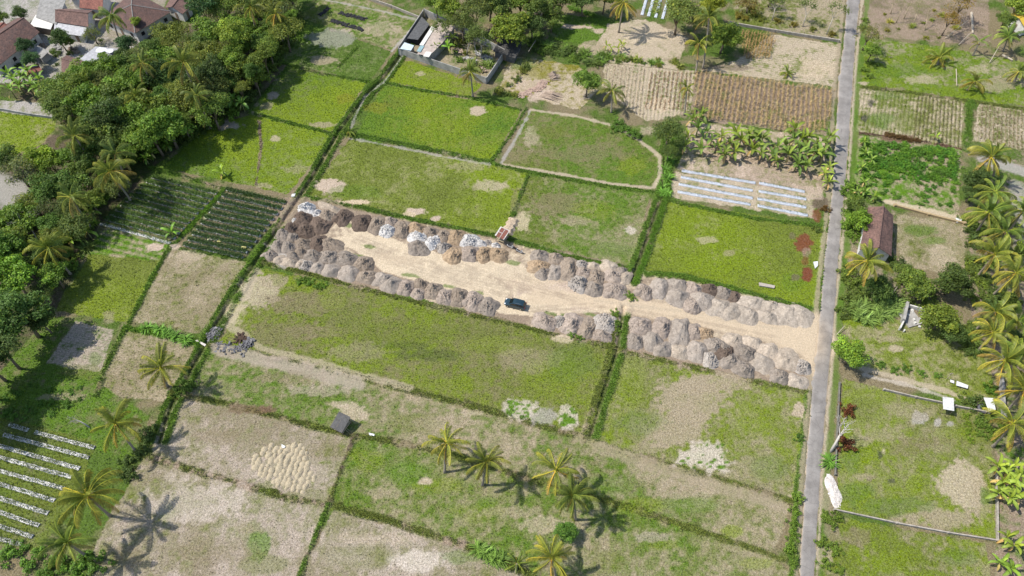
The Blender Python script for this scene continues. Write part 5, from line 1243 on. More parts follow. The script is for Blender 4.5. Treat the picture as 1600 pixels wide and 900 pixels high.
ragged_pile('leaf_debris', [(812,150),(838,140),(852,128)], .15, plain('pinkish dry leaves', (.38, .27, .21), .9, .3), 'scattered dry palm litter between the compound and the round tree', 'litter', 5, 160, (.2, .6))
for i, (px, py, az, lab) in enumerate([(862,151,R(-20),'dry palm frond pile fanned out above the olive field'),(866,120,R(20),'small heap of dry fronds on the yellow grass')]):
    m = MB(); r_ = random.Random(i + 30); c = gnd(px, py); L = 6 if i == 0 else 3
    for k in range(26):
        y = r_.uniform(-1.5, 1.5); x0 = r_.uniform(-L / 2, -L / 4); x1 = r_.uniform(L / 4, L / 2)
        m.tube([(x0, y * .8, .1), (0, y, .3 + .02 * k), (x1, y * 1.3, .1)], [.05, .1, .03], 4)
    o = m.build('dry_frond_pile', M_STRAW, None, c); o.rotation_euler = (0, 0, az); tag(o, lab, 'frond pile')
# dark charred seedbeds in the pale field at the top
for (a, b, w, lab) in [((499,24),(514,13),.9,'short black charred strip at the left of the pale field'),((530,20),(572,31),1.1,'upper long black charred strip on the pale field'),((517,32),(568,47),1.1,'lower long black charred strip on the pale field')]:
    A_, B_ = PV(*a), PV(*b); t = B_ - A_; L = t.length; m = MB(); r_ = random.Random(int(a[0])); n = int(L / .35)
    for k in range(n * 4):
        s = r_.random(); m.box((L * s, r_.uniform(-w, w) * .6, -.05), r_.uniform(.3, .8), r_.uniform(.25, .6), r_.uniform(.12, .28), r_.uniform(0, 3))
    o = m.build('charred_strip', plain('char', (.028, .028, .03), 1, .4), None, A_); o.rotation_euler = (0, 0, math.atan2(t.y, t.x)); tag(o, lab, 'charred strip')
# ------------------------------------------------------------------ raised crop beds
def torn(name, c, rough, var, sc, dirt):
    m, nt, b = new_mat(name); geo = N(nt, 'ShaderNodeNewGeometry').outputs['Position']
    n1 = noise_node(nt, sc, 5, .75, geo); n2 = noise_node(nt, .35, 3, .6, geo)
    ad = N(nt, 'ShaderNodeMath'); ad.operation = 'MULTIPLY_ADD'; nt.links.new(n2.outputs[0], ad.inputs[0]); ad.inputs[1].default_value = .5; nt.links.new(n1.outputs[0], ad.inputs[2])
    nt.links.new(mixc(nt, remap(nt, ad.outputs[0], (.54), .74, 0, 1), dirt, c), b.inputs['Base Color']); b.inputs['Roughness'].default_value = rough; return m
M_FILM = plain('silver mulch film', (.56, .58, .62), .35, .2, 2.0, .15); M_FILMOLD = torn('torn pale mulch film', (.54, .525, .495), .6, .3, 2.2, dirt=(.10, .10, .07))
def plants_mesh(L, w, n, h, size, base, seed):
    r = np.random.default_rng(seed); cen = np.stack([r.uniform(0, L, n), r.normal(0, w, n), np.abs(r.normal(h, h * .35, n)) + .12], 1)
    nn_ = r.normal(size=(n, 3)) * .6 + (0, 0, .8); nn_ /= np.linalg.norm(nn_, axis=1, keepdims=True)
    co = leaf_quads(cen, nn_, size, r, .6); c = np.array(base)[None] * r.normal(1, .25, n).clip(.5, 1.8)[:, None]
    return np_mesh('plants', co.reshape(-1, 3), np.arange(n * 4).reshape(-1, 4), 4, np.repeat(np.clip(c, .01, .5), 4, 0))
BEDS = []
def bed(a, b, w, h, film, n, ph, size, base, label, group, seed, single=None, soil=False):
    A_, B_ = PV(*a), PV(*b); t = B_ - A_; L = t.length
    o = empty('crop_bed', A_, math.atan2(t.y, t.x)); m = MB(); r_ = random.Random(seed); k = max(6, int(L / .6))
    for i in range(k + 1):
        x = L * i / k; q = r_.uniform(.9, 1.1); y0 = r_.uniform(-.04, .04)
        m.v += [(x, y0 - w * .5 * q, -.1), (x, y0 - w * .40 * q, h * .8), (x, y0, h * r_.uniform(.95, 1.1)), (x, y0 + w * .40 * q, h * .8), (x, y0 + w * .5 * q, -.1)]
    for i in range(k):
        for j in range(4): m.f.append((i*5 + j, i*5 + j + 1, i*5 + 6 + j, i*5 + 5 + j))
    m.f.append((4, 3, 2, 1, 0)); m.f.append(tuple(k*5 + j for j in range(5)))
    m.build('mulch_film', film, o)
    me = plants_mesh(L, *( (w * .16,) if single else (w * .40,)), n, ph, size, base, seed)
    p = link('plants', me, M_LEAF, o, (0, 0, h)); p['kind'] = 'stuff'
    tag(o, label, 'crop bed', group); BEDS.append(o)
def lp(a, b, s): return (a[0] + (b[0] - a[0]) * s, a[1] + (b[1] - a[1]) * s)
sv = [((150,100),(830,215)),((140,160),(805,285)),((120,225),(805,355)),((110,295),(785,415)),((865,215),(1285,295)),((860,290),(1300,365)),((850,360),(1300,440)),((850,425),(1315,515))]
wd_ = ['topmost', 'second from the top', 'third from the top', 'lowest']
for i, (a, b) in enumerate(sv):
    f = lambda p: (1040 + p[0] / 5.926, 250 + p[1] / 5.926)
    bed(f(a), f(b), .85, .22, M_FILM, int(500 * (b[0] - a[0]) / 680), .18, .15, (.06, .10, .03), f'silver crop bed, {wd_[i % 4]} of the {"longer left" if i < 4 else "shorter right"} set beside the tarred road', 'silver beds below the bananas', 600 + i, True)
f5 = lambda p: (150 + p[0] / 5, 230 + p[1] / 5)
for i in range(11):
    s = i / 10; a = lp((435,238), (35,598), s); b = lp((950,366), (585,752), s)
    film = M_FILMOLD
    bed(f5(a), f5(b), .72, .2, film, 2300 if i < 10 else 500, .30, .28, (.095, .165, .032), f'leafy crop bed with pale film, {ORD[i]} row from the top in the left vegetable block', 'rows of the left vegetable block', 620 + i)
for i in range(11):
    s = i / 10; a = lp((1020,335), (690,765), s); b = lp((1490,442), (1150,866), s)
    bed(f5(a), f5(b), .72, .2, M_FILMOLD, 2100, .32, .28, (.062, .115, .028), f'dark leafy crop bed, {ORD[i]} row from the top in the right vegetable block', 'rows of the right vegetable block', 640 + i)
f4 = lambda p: (p[0] / 4.09, 640 + p[1] / 4.09)
for i, (a, b) in enumerate([((60,95),(180,132)),((225,145),(605,245)),((25,160),(570,308)),((-150,190),(510,378)),((-150,265),(460,432)),((-150,350),(410,505)),((-150,430),(350,582)),((-150,520),(310,662)),((-150,605),(250,742)),((-150,700),(210,812)),((-150,790),(140,862))]):
    bed(f4(a), f4(b), .8, .2, M_FILMOLD, int(110 + (b[0] - a[0]) * 1.0), .10, .24, (.10, .13, .03), f'weathered white film bed, {ORD[i]} row from the top in the lower left plot', 'film beds in the lower left corner', 660 + i)
for i, x in enumerate([(1003,24,1010,2),(1013,26,1021,2),(1024,28,1032,4),(1035,30,1043,6)]):
    bed((x[0], x[1]), (x[2] + 4, x[3] - 18), .9, .22, M_FILM, 200, .15, .16, (.07, .11, .03), f'film covered bed seen end on at the top edge, {ORD[i]} from the left', 'film beds at the top edge', 680 + i)
# melons / yellow bags between the rows
for i, (px, py, lab) in enumerate([(322,340,'pale yellow sack in the upper gap between the vegetable blocks'),(307,363,'pale yellow sack halfway down the gap between the vegetable blocks'),(328,373,'small pale yellow sack lying in the right vegetable block'),(343,376,'yellow heap of leaves in the middle of the right vegetable block'),(381,386,'yellow heap of leaves near the lower right corner of the vegetable block')]):
    o = link('sack', HEAPS['sand'][i], None, None, PV(px, py, .3)); o.material_slots[0].link = 'OBJECT'; o.material_slots[0].material = plain('yellow sack', (.55, .50, .20) if i > 2 else (.58, .55, .36), .8)
    o.scale = (.55, .4, .35); tag(o, lab, 'sack')

# ------------------------------------------------------------------ dry corn
def corn(name, poly, a, b, sp, step, h, label, seed, base=(.33, .24, .12), lean=.35):
    """standing dry stalks with hanging leaves, in rows that run from a to b"""
    r = np.random.default_rng(seed); A_ = np.array(P(*a)[:2]); B_ = np.array(P(*b)[:2]); dv = (B_ - A_) / np.linalg.norm(B_ - A_); nv = np.array((-dv[1], dv[0]))
    pw = np.array([P(*p)[:2] for p in poly]); s0 = (pw - A_) @ dv; n0 = (pw - A_) @ nv
    S_, N_ = np.meshgrid(np.arange(s0.min(), s0.max(), step), np.arange(n0.min(), n0.max(), sp))
    q = A_ + S_.ravel()[:, None] * dv + N_.ravel()[:, None] * nv + r.normal(0, .06, (S_.size, 2))
    X, Y = unP(q[:, 0], q[:, 1]); q = q[inpoly(X, Y, poly) & (r.random(len(X)) < .92)]; n = len(q)
    co = []; cl = []
    hh = h * r.uniform(.6, 1.1, n); b3 = np.c_[q, np.zeros(n)]; k_ = np.array(base)[None] * r.normal(1, .25, n).clip(.4, 1.7)[:, None]
    def tri(p0, p1, p2): co.append(np.stack([p0, p1, p2], 1)); cl.append(np.repeat(np.clip(k_, .02, .6)[:, None], 3, 1))
    an = r.uniform(0, 6.283, n); e = np.stack([np.cos(an), np.sin(an), 0 * an], 1) * .05
    ln = r.normal(0, .12, (n, 3)) * hh[:, None]; ln[:, 2] = hh
    tri(b3 - e, b3 + e, b3 + ln)
    for j in range(5):
        an = r.uniform(0, 6.283, n); d_ = np.stack([np.cos(an), np.sin(an), 0 * an], 1); sd = np.stack([-np.sin(an), np.cos(an), 0 * an], 1) * .07
        z0 = b3 + ln * (.25 + .15 * j); tip = z0 + d_ * r.uniform(.3, .6, (n, 1)) + np.stack([0 * an, 0 * an, r.uniform(-.45, .15, n)], 1)
        tri(z0 - sd, z0 + sd, tip)
    co = np.concatenate(co); cl = np.concatenate(cl)
    me = np_mesh(name, co.reshape(-1, 3), np.arange(len(co) * 3).reshape(-1, 3), 3, cl.reshape(-1, 3))
    return tag(link(name, me, M_GRASS), label, 'corn', None, 'stuff')
corn('dry_corn', [(1088,112),(1304,142),(1292,206),(1220,206),(1180,196),(1078,184)], (1190,200), (1197,135), 1.15, .28, 1.5, 'rows of dry brown corn stalks beside the tarred road', 1, (.46, .33, .16))
corn('dry_corn', [(1012,112),(1086,114),(1076,172),(1002,172)], (1040,170), (1048,112), 1.1, .45, .6, 'low broken corn stalks left of the standing dry corn', 2, (.30, .20, .115))
corn('dry_corn', [(1156,48),(1212,56),(1204,92),(1162,92)], (1180,90), (1188,50), .8, .30, 1.5, 'small square of tall golden dry corn below the stone wall', 3, (.40, .27, .11))
corn('corn_stubble', [(948,100),(1012,108),(1004,172),(1010,188),(942,140)], (980,170), (988,108), .95, .5, .3, 'pale cut corn stubble right of the round tree', 4, (.44, .36, .24))
corn('corn_stubble', [(1430,150),(1506,160),(1500,230),(1425,220)], (1445,230), (1452,150), .9, .4, .35, 'rows of thin stubble right of the road above the leafy bed', 5, (.20, .18, .07))
corn('corn_stubble', [(1530,164),(1615,176),(1615,238),(1526,218)], (1560,230), (1562,170), .9, .4, .35, 'rows of thin stubble at the right edge behind the palm', 6, (.24, .20, .10))

# ------------------------------------------------------------------ straw heaps laid out in rows
def straw_mesh(seed):
    r = np.random.default_rng(seed); n = 150; a = r.uniform(0, 6.283, n); q = r.uniform(0, .46, n); z = .34 * (1 - (q / .52) ** 2)
    cen = np.stack([q * np.cos(a), q * np.sin(a), z * r.uniform(.5, 1.05, n)], 1); nn_ = np.stack([np.cos(a) * q * 2, np.sin(a) * q * 2, .8 + 0 * q], 1) + r.normal(size=(n, 3)) * .3; nn_ /= np.linalg.norm(nn_, axis=1, keepdims=True)
    co = leaf_quads(cen, nn_, .26, r, .35); c = np.array((.56, .48, .33))[None] * r.normal(1, .14, n).clip(.6, 1.3)[:, None]
    A_ = np.linspace(0, 2 * np.pi, 15); Q_ = np.array((0, .14, .27, .38, .47, .54)); dome = []
    zz_ = .36 * (1 - (Q_ / .55) ** 2); jit = r.normal(0, .02, (6, 15)); jit[:, -1] = jit[:, 0]; jit[0] = 0
    pt = np.stack([Q_[:, None] * np.cos(A_), Q_[:, None] * np.sin(A_), zz_[:, None] + jit], -1)
    dome = np.stack([pt[:-1, :-1], pt[1:, :-1], pt[1:, 1:], pt[:-1, 1:]], 2).reshape(-1, 3)
    co = np.concatenate([co.reshape(-1, 3), dome]); c = np.concatenate([np.repeat(np.clip(c, .02, .75), 4, 0), np.tile(np.array((.52, .44, .30)), (len(dome), 1))])
    return np_mesh('straw_heap', co, np.arange(len(co)).reshape(-1, 4), 4, c)
SH = [straw_mesh(i) for i in range(4)]
fs = lambda p: (360 + p[0] / 5.627, 640 + p[1] / 5.627)
hull = [fs(p) for p in [(170,450),(250,355),(370,300),(480,330),(560,270),(655,315),(690,420),(690,540),(775,590),(700,700),(630,730),(400,668),(280,620),(190,530)]]
o_ = np.array(P(*fs((570,290)))[:2]); dv = np.array(P(*fs((490,480)))[:2]) - o_; dv /= np.linalg.norm(dv); cv = np.array(P(*fs((618,300)))[:2]) - o_; cs = np.linalg.norm(cv) * .94; cv /= np.linalg.norm(cv)
for i in range(-14, 14):
    for j in range(-14, 22):
        q = o_ + cv * cs * i + dv * (.66 * j + .3 * (i % 2)) + rng.normal(0, .13, 2); X, Y = unP(q[0], q[1])
        if not inpoly(np.array([X]), np.array([Y]), hull)[0] or random.random() < .10: continue
        o = link('straw_heap', SH[(i + j) % 4], M_GRASS, None, (q[0], q[1], zat(*q) - .02)); o.rotation_euler = (0, 0, random.uniform(0, 6)); s = random.uniform(.68, 1.2); o.scale = (s * random.uniform(.85, 1.25), s * random.uniform(.85, 1.2), s * random.uniform(.5, .95))
        tag(o, 'small cream straw heap in the drying rows left of the grey roofed hut', 'straw heap', 'straw heaps in drying rows')
# ------------------------------------------------------------------ planting
T1 = (1, 1, 1); LIME = (1.55, 1.45, 1.0); DKG = (.72, .80, .9); OLI = (1.35, 1.1, .9); BLU = (.75, .95, 1.25)
# single trees one can tell apart
for a in [
 (700, 12, 4.2, 7, 'broad', LIME, 'bright green tree directly above the back left corner of the compound'),
 (742, 14, 4.6, 7.5, 'feathery', T1, 'loose feathery tree above the middle of the compound'),
 (797, 46, 6.2, 5.2, 'broad', LIME, 'wide bright green tree over the right rear of the compound'),
 (842, 14, 4.2, 6, 'broad', T1, 'dark rounded tree at the top right of the compound'),
 (778, 14, 4.6, 6, 'broad', T1, 'green tree between the loose feathery tree and the wide bright one'),
 (722, 34, 3.6, 6.5, 'feathery', T1, 'thin feathery tree leaning over the rear compound wall'),
 (832, 40, 4.0, 4.5, 'dense', T1, 'dark tree at the right of the block building'),
 (682, 4, 3.4, 6, 'broad', (1.2, 1.3, .9), 'green tree at the top edge left of the compound trees'),
 (862, 30, 3.2, 4, 'broad', T1, 'green tree at the left end of the top grass plot'),
 (812, 0, 4.6, 6, 'broad', (1.3, 1.35, .9), 'bright green tree at the top edge above the wide one'),
 (765, -8, 5.0, 8, 'dense', T1, 'dark tree at the top edge behind the compound'),
 (1062, 18, 5.6, 7, 'feathery', (1.15, 1.15, 1), 'wide feathery green tree at the top left of the tall palms'),
 (1132, 58, 4.6, 5, 'broad', (1.25, 1.25, .9), 'bright bushy tree right of the pair of tall palms'),
 (1112, 8, 4.0, 6.5, 'broad', (1.7, 1.35, .7), 'yellowing tree behind the pair of tall palms'),
 (1090, 35, 3.0, 5, 'feathery', T1, 'small feathery tree wedged behind the upper tall palm'),
 (918, 128, 3.6, 4.6, 'broad', (1.1, 1.25, .95), 'round green tree at the left of the pale corn stubble'),
 (1046, 205, 3.8, 5.2, 'feathery', (.9, 1.0, 1.0), 'grey green feathery tree by the bananas at the field corner'),
 (1046, 235, 2.4, 3.4, 'feathery', (.9, 1.05, .95), 'smaller feathery tree on the bank below the corner tree'),
 (1358, 55, 3.4, 4.6, 'sparse', (1.2, 1.1, .9), 'thin leaved leaning roadside tree at the top right'),
 (1363, 80, 2.4, 3.2, 'broad', (1.1, 1.2, .9), 'bushy lower crown of the roadside tree group'),
 (1331, 553, 3.3, 3.6, 'broad', (1.3, 1.45, .9), 'round bright green tree at the road beside the pale track'),
 (1341, 345, 2.8, 2.6, 'broad', (1.35, 1.55, .9), 'bright green bushy tree between the road and the tiled house'),
 (1338, 322, 2.4, 2.4, 'broad', T1, 'green bushy tree at the upper end of the tiled house'),
 (1528, 285, 3.4, 4.0, 'dense', T1, 'very dark dense round tree right of the leafy beds'),
 (1518, 302, 2.3, 2.8, 'dense', T1, 'smaller dark round tree below the dense one'),
 (1490, 443, 4.0, 3.6, 'dense', (1.2, 1.15, 1), 'dark green tree at the lower right of the dry plot'),
 (1432, 447, 3.6, 3.2, 'broad', (1.2, 1.2, 1), 'light green spreading tree right of the roadside palm'),
 (1372, 452, 3.2, 2.8, 'dense', (1.3, 1.3, 1.1), 'dark bushy tree under the big roadside palm'),
 (1470, 500, 4.0, 3.2, 'broad', (1.45, 1.35, 1), 'pale green round tree right of the ruined building'),
 (1490, 520, 2.8, 2.4, 'dense', T1, 'dark low tree in shade right of the ruined building'),
 (1412, 425, 2.2, 2.4, 'broad', T1, 'small green tree at the lower right of the tiled house'),
 (1592, 8, 4.2, 5, 'broad', LIME, 'bright green tree above the yellow roofed house'),
 (1572, 34, 3.0, 4, 'broad', T1, 'mid green tree left of the yellow roofed house'),
 (1503, 6, 4.0, 6, 'sparse', (1.6, 1.0, .7), 'browning thin tree at the top edge right of the road'),
 (1485, 30, 3.2, 5, 'sparse', (1.8, 1.05, .7), 'dry brown tree with hanging leaves near the top right'),
 (878, 2, 4.0, 5, 'broad', T1, 'green tree at the top edge right of the compound'),
 (912, -2, 4.2, 5.5, 'dense', T1, 'dark tree at the top edge left of the drooping palm'),
 (945, -6, 3.8, 5.5, 'broad', T1, 'green tree at the top edge just left of the drooping palm'),
 (1170, 8, 3.4, 2.5, 'sparse', (1.4, .9, .8), 'dry bushy tree above the stone wall'),
 (1205, -4, 3.0, 3, 'sparse', (1.2, 1.0, .8), 'thin tree at the top edge above the stone wall'),
 (38, 72, 2.6, 3.6, 'dense', BLU, 'blue green tree right of the long brown house'),
 (48, 92, 2.6, 3.2, 'dense', BLU, 'dark blue green tree below the striped shed'),
 (93, 60, 2.9, 3.8, 'dense', (1.1, 1.2, 1.2), 'round dark tree in front of the corrugated lean-to'),
 (107, 66, 1.6, 2.4, 'broad', LIME, 'small bright tree beside the round dark village tree'),
 (145, 55, 2.8, 2.6, 'sparse', (1.1, 1.2, .9), 'pale thin bushy tree below the village palm'),
 (30, 22, 2.4, 3, 'dense', T1, 'small dark tree at the top left corner of the village'),
 (2, 28, 2.2, 2.4, 'broad', T1, 'green tree cut off by the left edge of the photo in the village'),
 (212, 34, 1.6, 4.2, 'broad', LIME, 'small lime green tree in front of the large hipped roof'),
 (198, 70, 3.0, 5.0, 'dense', BLU, 'dark blue green tree where the village meets the grove'),
 (365, 55, 4.4, 10, 'broad', LIME, 'lime green crown standing out at the upper right of the grove'),
 (362, 90, 3.6, 8.0, 'broad', (1.25, 1.35, .9), 'bright green crown below the lime one in the grove'),
 (315, 5, 4.6, 9, 'dense', BLU, 'blue green crown at the top edge beside the village outbuilding'),
 (60, 250, 3.6, 4.6, 'broad', (1.7, 1.7, .9), 'lime green bushy tree left of the spreading grove palm'),
 (80, 256, 2.8, 4.2, 'broad', (1.5, 1.6, .9), 'bright bushy tree touching the spreading grove palm'),
 (28, 268, 4.6, 4.6, 'sparse', (.95, 1.0, 1.05), 'grey green leafy tree at the left edge below the bright field'),
 (12, 250, 3.4, 4.0, 'broad', (.9, .95, 1.0), 'dull green tree at the left edge of the bright field'),
 (28, 492, 6.0, 7.5, 'dense', (1.15, 1.3, 1.1), 'large dark rounded tree at the left edge of the photo'),
 (18, 435, 5.0, 6.5, 'broad', (1.3, 1.6, .9), 'bright leafy tree above the large dark one at the left edge'),
 (2, 395, 4.6, 6.0, 'broad', (1.0, 1.25, .9), 'green tree cut off by the left edge below the bleached tree'),
 (62, 500, 3.0, 4.5, 'dense', T1, 'dark tree leaning over the yellow field corner'),
 (-2, 545, 4.5, 7, 'dense', T1, 'dark tree at the left edge below the large rounded one'),
 (886, 832, 2.0, 1.8, 'broad', (.8, 1.1, .9), 'dark bush tree above the lowest centre palm')]:
    tree(*a)
# off the left edge, casting the long shadow that falls across the rough grass
for a in [(-48, 590, 5, 8), (-60, 630, 5, 8), (-30, 560, 4.5, 8)]:
    tree(*a, 'dense', T1, 'dense tree just outside the left edge shading the rough grass', 'trees outside the left edge')
# the closed grove
GV = [(225,78),(258,48),(300,68),(330,40),(345,-20),(470,-25),(456,30),(418,80),(376,138),(335,166),(308,178),(284,188),(248,206),(198,232),(150,222),(118,196),(84,172),(78,140),(128,118),(190,92)]
GV2 = [(0,300),(40,330),(70,262),(110,222),(160,225),(205,245),(185,285),(150,325),(120,352),(88,400),(100,440),(60,470),(0,410)]
done = [(t.location.x, t.location.y, 3.0) for t in TREES]
k = 0
for poly, sp, hlo, hhi in ((GV, 3.5, 4.5, 7.5), (GV2, 4.3, 2.6, 4.6)):
    x0, x1 = min(p[0] for p in poly), max(p[0] for p in poly); y0, y1 = min(p[1] for p in poly), max(p[1] for p in poly)
    for _ in range(4000):
        px, py = random.uniform(x0, x1), random.uniform(y0, y1)
        if not inpoly(np.array([px]), np.array([py]), poly)[0]: continue
        if poly is GV2 and px < 42 and 285 < py < 345: continue
        h = random.uniform(hlo, hhi); b = PV(px, py, h)
        if any((b.x - q[0]) ** 2 + (b.y - q[1]) ** 2 < (sp * .5 + q[2] * .5) ** 2 * 1.0 for q in done): continue
        rr_ = random.choice((2.4, 2.9, 3.3, 3.8, 4.4, 5.2)) * random.uniform(.92, 1.08); done.append((b.x, b.y, sp)); k += 1
        kd = random.choice(('broad', 'broad', 'broad', 'feathery', 'dense', 'feathery', 'sparse')); tn = random.choice((T1, (1.2, 1.35, .95), (.85, .95, .95), (1.25, 1.2, .9), (1.1, 1.3, .9)))
        tree(px, py, rr_, h, kd, tn, 'leafy crown in the closed grove between the village and the rice fields' if poly is GV else 'leafy tree in the tangled grove along the left edge above the yellow field',
             'trees of the closed grove' if poly is GV else 'trees of the left edge grove')
# bare and thin trees
bare_tree('dead_tree', 1298, 706, 1328, 652, 6.5, 'bleached leafless tree leaning over the verge beside the tarred road', 1, rad=.22)
bare_tree('dead_tree', 60, 378, 30, 325, 6, 'bleached bare tree in the grove at the left edge', 2, rad=.14, depth=5)
bare_tree('dead_tree', 140, 668, 108, 648, 3, 'grey fallen branches beside the film beds', 3, rad=.12, depth=5)
for i, (px, py, tx, ty, h, lab) in enumerate([(745,92,738,48,8,'tall grey stemmed thin tree in the middle of the compound'),(752,90,752,52,8.5,'pale bare stemmed tree right of the middle of the compound'),(728,86,736,58,6,'leaning grey stem tree above the compound rubble'),(690,70,688,35,6,'thin tree growing beside the compound shed'),(715,62,712,30,6,'thin tree against the rear wall of the compound')]):
    bare_tree('thin_tree', px, py, tx, ty, h, lab, 10 + i, bark_mat('grey bark', (.33, .30, .26)), .12, 4, .7, leaves=900)
for i, (px, py, tx, ty, h) in enumerate([(1206,32,1216,-4,6),(1254,42,1266,2,6.5),(1291,54,1312,2,8)]):
    bare_tree('thin_tree', px, py, tx, ty, h, f'thin pale trunk above the stone wall, {ORD[i]} from the left', 20 + i, bark_mat('pale bark', (.36, .32, .26)), .13, 3, .6, leaves=420)
for i in range(14):
    px, py = random.uniform(1375, 1500), random.uniform(10, 62); shrub(px, py, random.uniform(.5, 1.0), 'dry leaning scrub on the brown leaf litter at the top right', 'dry scrub on the leaf litter', random.choice((BUSH, CLUMP)), random.choice(((1.8, 1.2, .8), (1.3, 1.1, .8), (2.0, 1.5, 1.0))))
for i, (px, py, tx, ty, h) in enumerate([(1392,22,1398,-8,5),(1400,36,1416,-4,7),(1412,30,1430,-12,7),(1426,40,1440,0,6),(1445,48,1452,10,5)]):
    bare_tree('thin_tree', px, py, tx, ty, h, f'slim bare sapling over the leaf litter at the top right, {ORD[i]} from the road', 30 + i, bark_mat('tan bark', (.34, .27, .17)), .10, 3, .5)
# felled trunks and poles
M_POLE = bark_mat('cut pole', (.40, .34, .26))
for (a, b, z0, z1, rd, lab) in [((1518,20),(1520,52),.2,.2,.35,'thick grey fallen trunk at the top right'),((1477,60),(1512,32),.2,2.4,.10,'dark leaning pole over the fallen palm at the top right'),((1498,70),(1518,50),.2,1.2,.10,'yellowish pole ending at the fallen palm'),((1546,98),(1566,64),.2,3,.10,'thin leaning pole near the right edge of the grass plot'),
   ((1566,86),(1582,94),.2,.3,.3,'short grey log on the grass near the right edge'),((1494,108),(1495,134),.2,.3,.12,'pale stick standing left of the torn palm'),((1370,452),(1400,447),1.5,1.6,.06,'pale pole lying over the bushes below the roadside palm'),((1392,463),(1402,448),.4,1.2,.09,'brown branch leaning beside the pale pole'),
   ((1307,523),(1320,509),.3,.8,.07,'pale stick on the verge above the round tree'),((838,62),(826,80),.2,4,.10,'bleached stick leaning over the dense hedge right of the compound'),((120,4),(128,14),3.6,3.6,.1,'white ridge plank on the red roof')][:10]:
    m = MB(); A_, B_ = PV(*a, z0), PV(*b, z1); m.tube([A_, (A_ + B_) / 2 + Vector((0, 0, .05)), B_], [rd, rd * .9, rd * .7], 8)
    tag(m.build('fallen_pole' if rd < .2 else 'fallen_log', M_POLE), lab, 'pole' if rd < .2 else 'log')
m = MB(); m.tube([PV(1205,478), PV(1205,478) + Vector((.05, 0, 1.6))], .08, 6); tag(m.build('marker_post', M_WOOD), 'dark wooden post stuck in the pale sand heap', 'post')
m = MB(); c = PV(1479,592); m.tube([c, c + Vector((0, 0, 2.0))], .05, 6); m.box((c.x, c.y, 1.75), .5, .08, .25); tag(m.build('post', M_POLE), 'slim pale post beside the track left of the white board', 'post')
for i in range(34):
    px, py = random.uniform(672, 778), random.uniform(48, 112)
    if inpoly(np.array([px]), np.array([py]), [(712,48),(735,62),(780,86),(760,118),(716,104),(690,92),(700,70)])[0]: shrub(px, py, random.uniform(.8, 1.6), 'weedy shrub growing over the rubble inside the compound', 'weeds inside the compound', random.choice((BUSH, CLUMP, BUSH)), random.choice((T1, (1.1, 1.3, .9), OLI)), name='weed')
for i in range(24):
    px, py = random.uniform(0, 215), random.uniform(48, 118); shrub(px, py, random.uniform(.6, 1.2), 'low shrub among the village yards', 'shrubs in the village yards', BUSH, random.choice((T1, (1.1, 1.3, .9), DKG)))
for i in range(5): ragged_pile('yard_clutter', [(58 + i * 26, 66 + i * 5), (70 + i * 26, 74 + i * 4)], .4, M_CONC if i % 2 else M_WOOD, f'scattered boards and scrap in the village yards, {ORD[i]} pile from the left', 'clutter', 50 + i, 60)
for i, (a, b) in enumerate([((708,76),(726,84)),((728,92),(744,100)),((742,104),(756,112)),((745,84),(768,96))]): ragged_pile('rubble_pile', [a, b], .5, M_CONC if i % 2 else plain('broken brick', (.36, .27, .21), .95), f'broken rubble on the compound floor, {ORD[i]} heap from the shed', 'rubble', 60 + i, 90)
for i, (a, b) in enumerate([((1100,240),(1150,254)),((1160,246),(1220,262)),((1230,262),(1280,280)),((1090,222),(1130,236)),((1180,226),(1240,246))]): ragged_pile('leaf_litter', [a, b], .12, plain('dry banana leaf', (.34, .26, .18), .9, .4, 2), f'dry banana leaves on the ground of the banana band, {ORD[i]} patch', 'leaf litter', 70 + i, 110, (.2, .6))
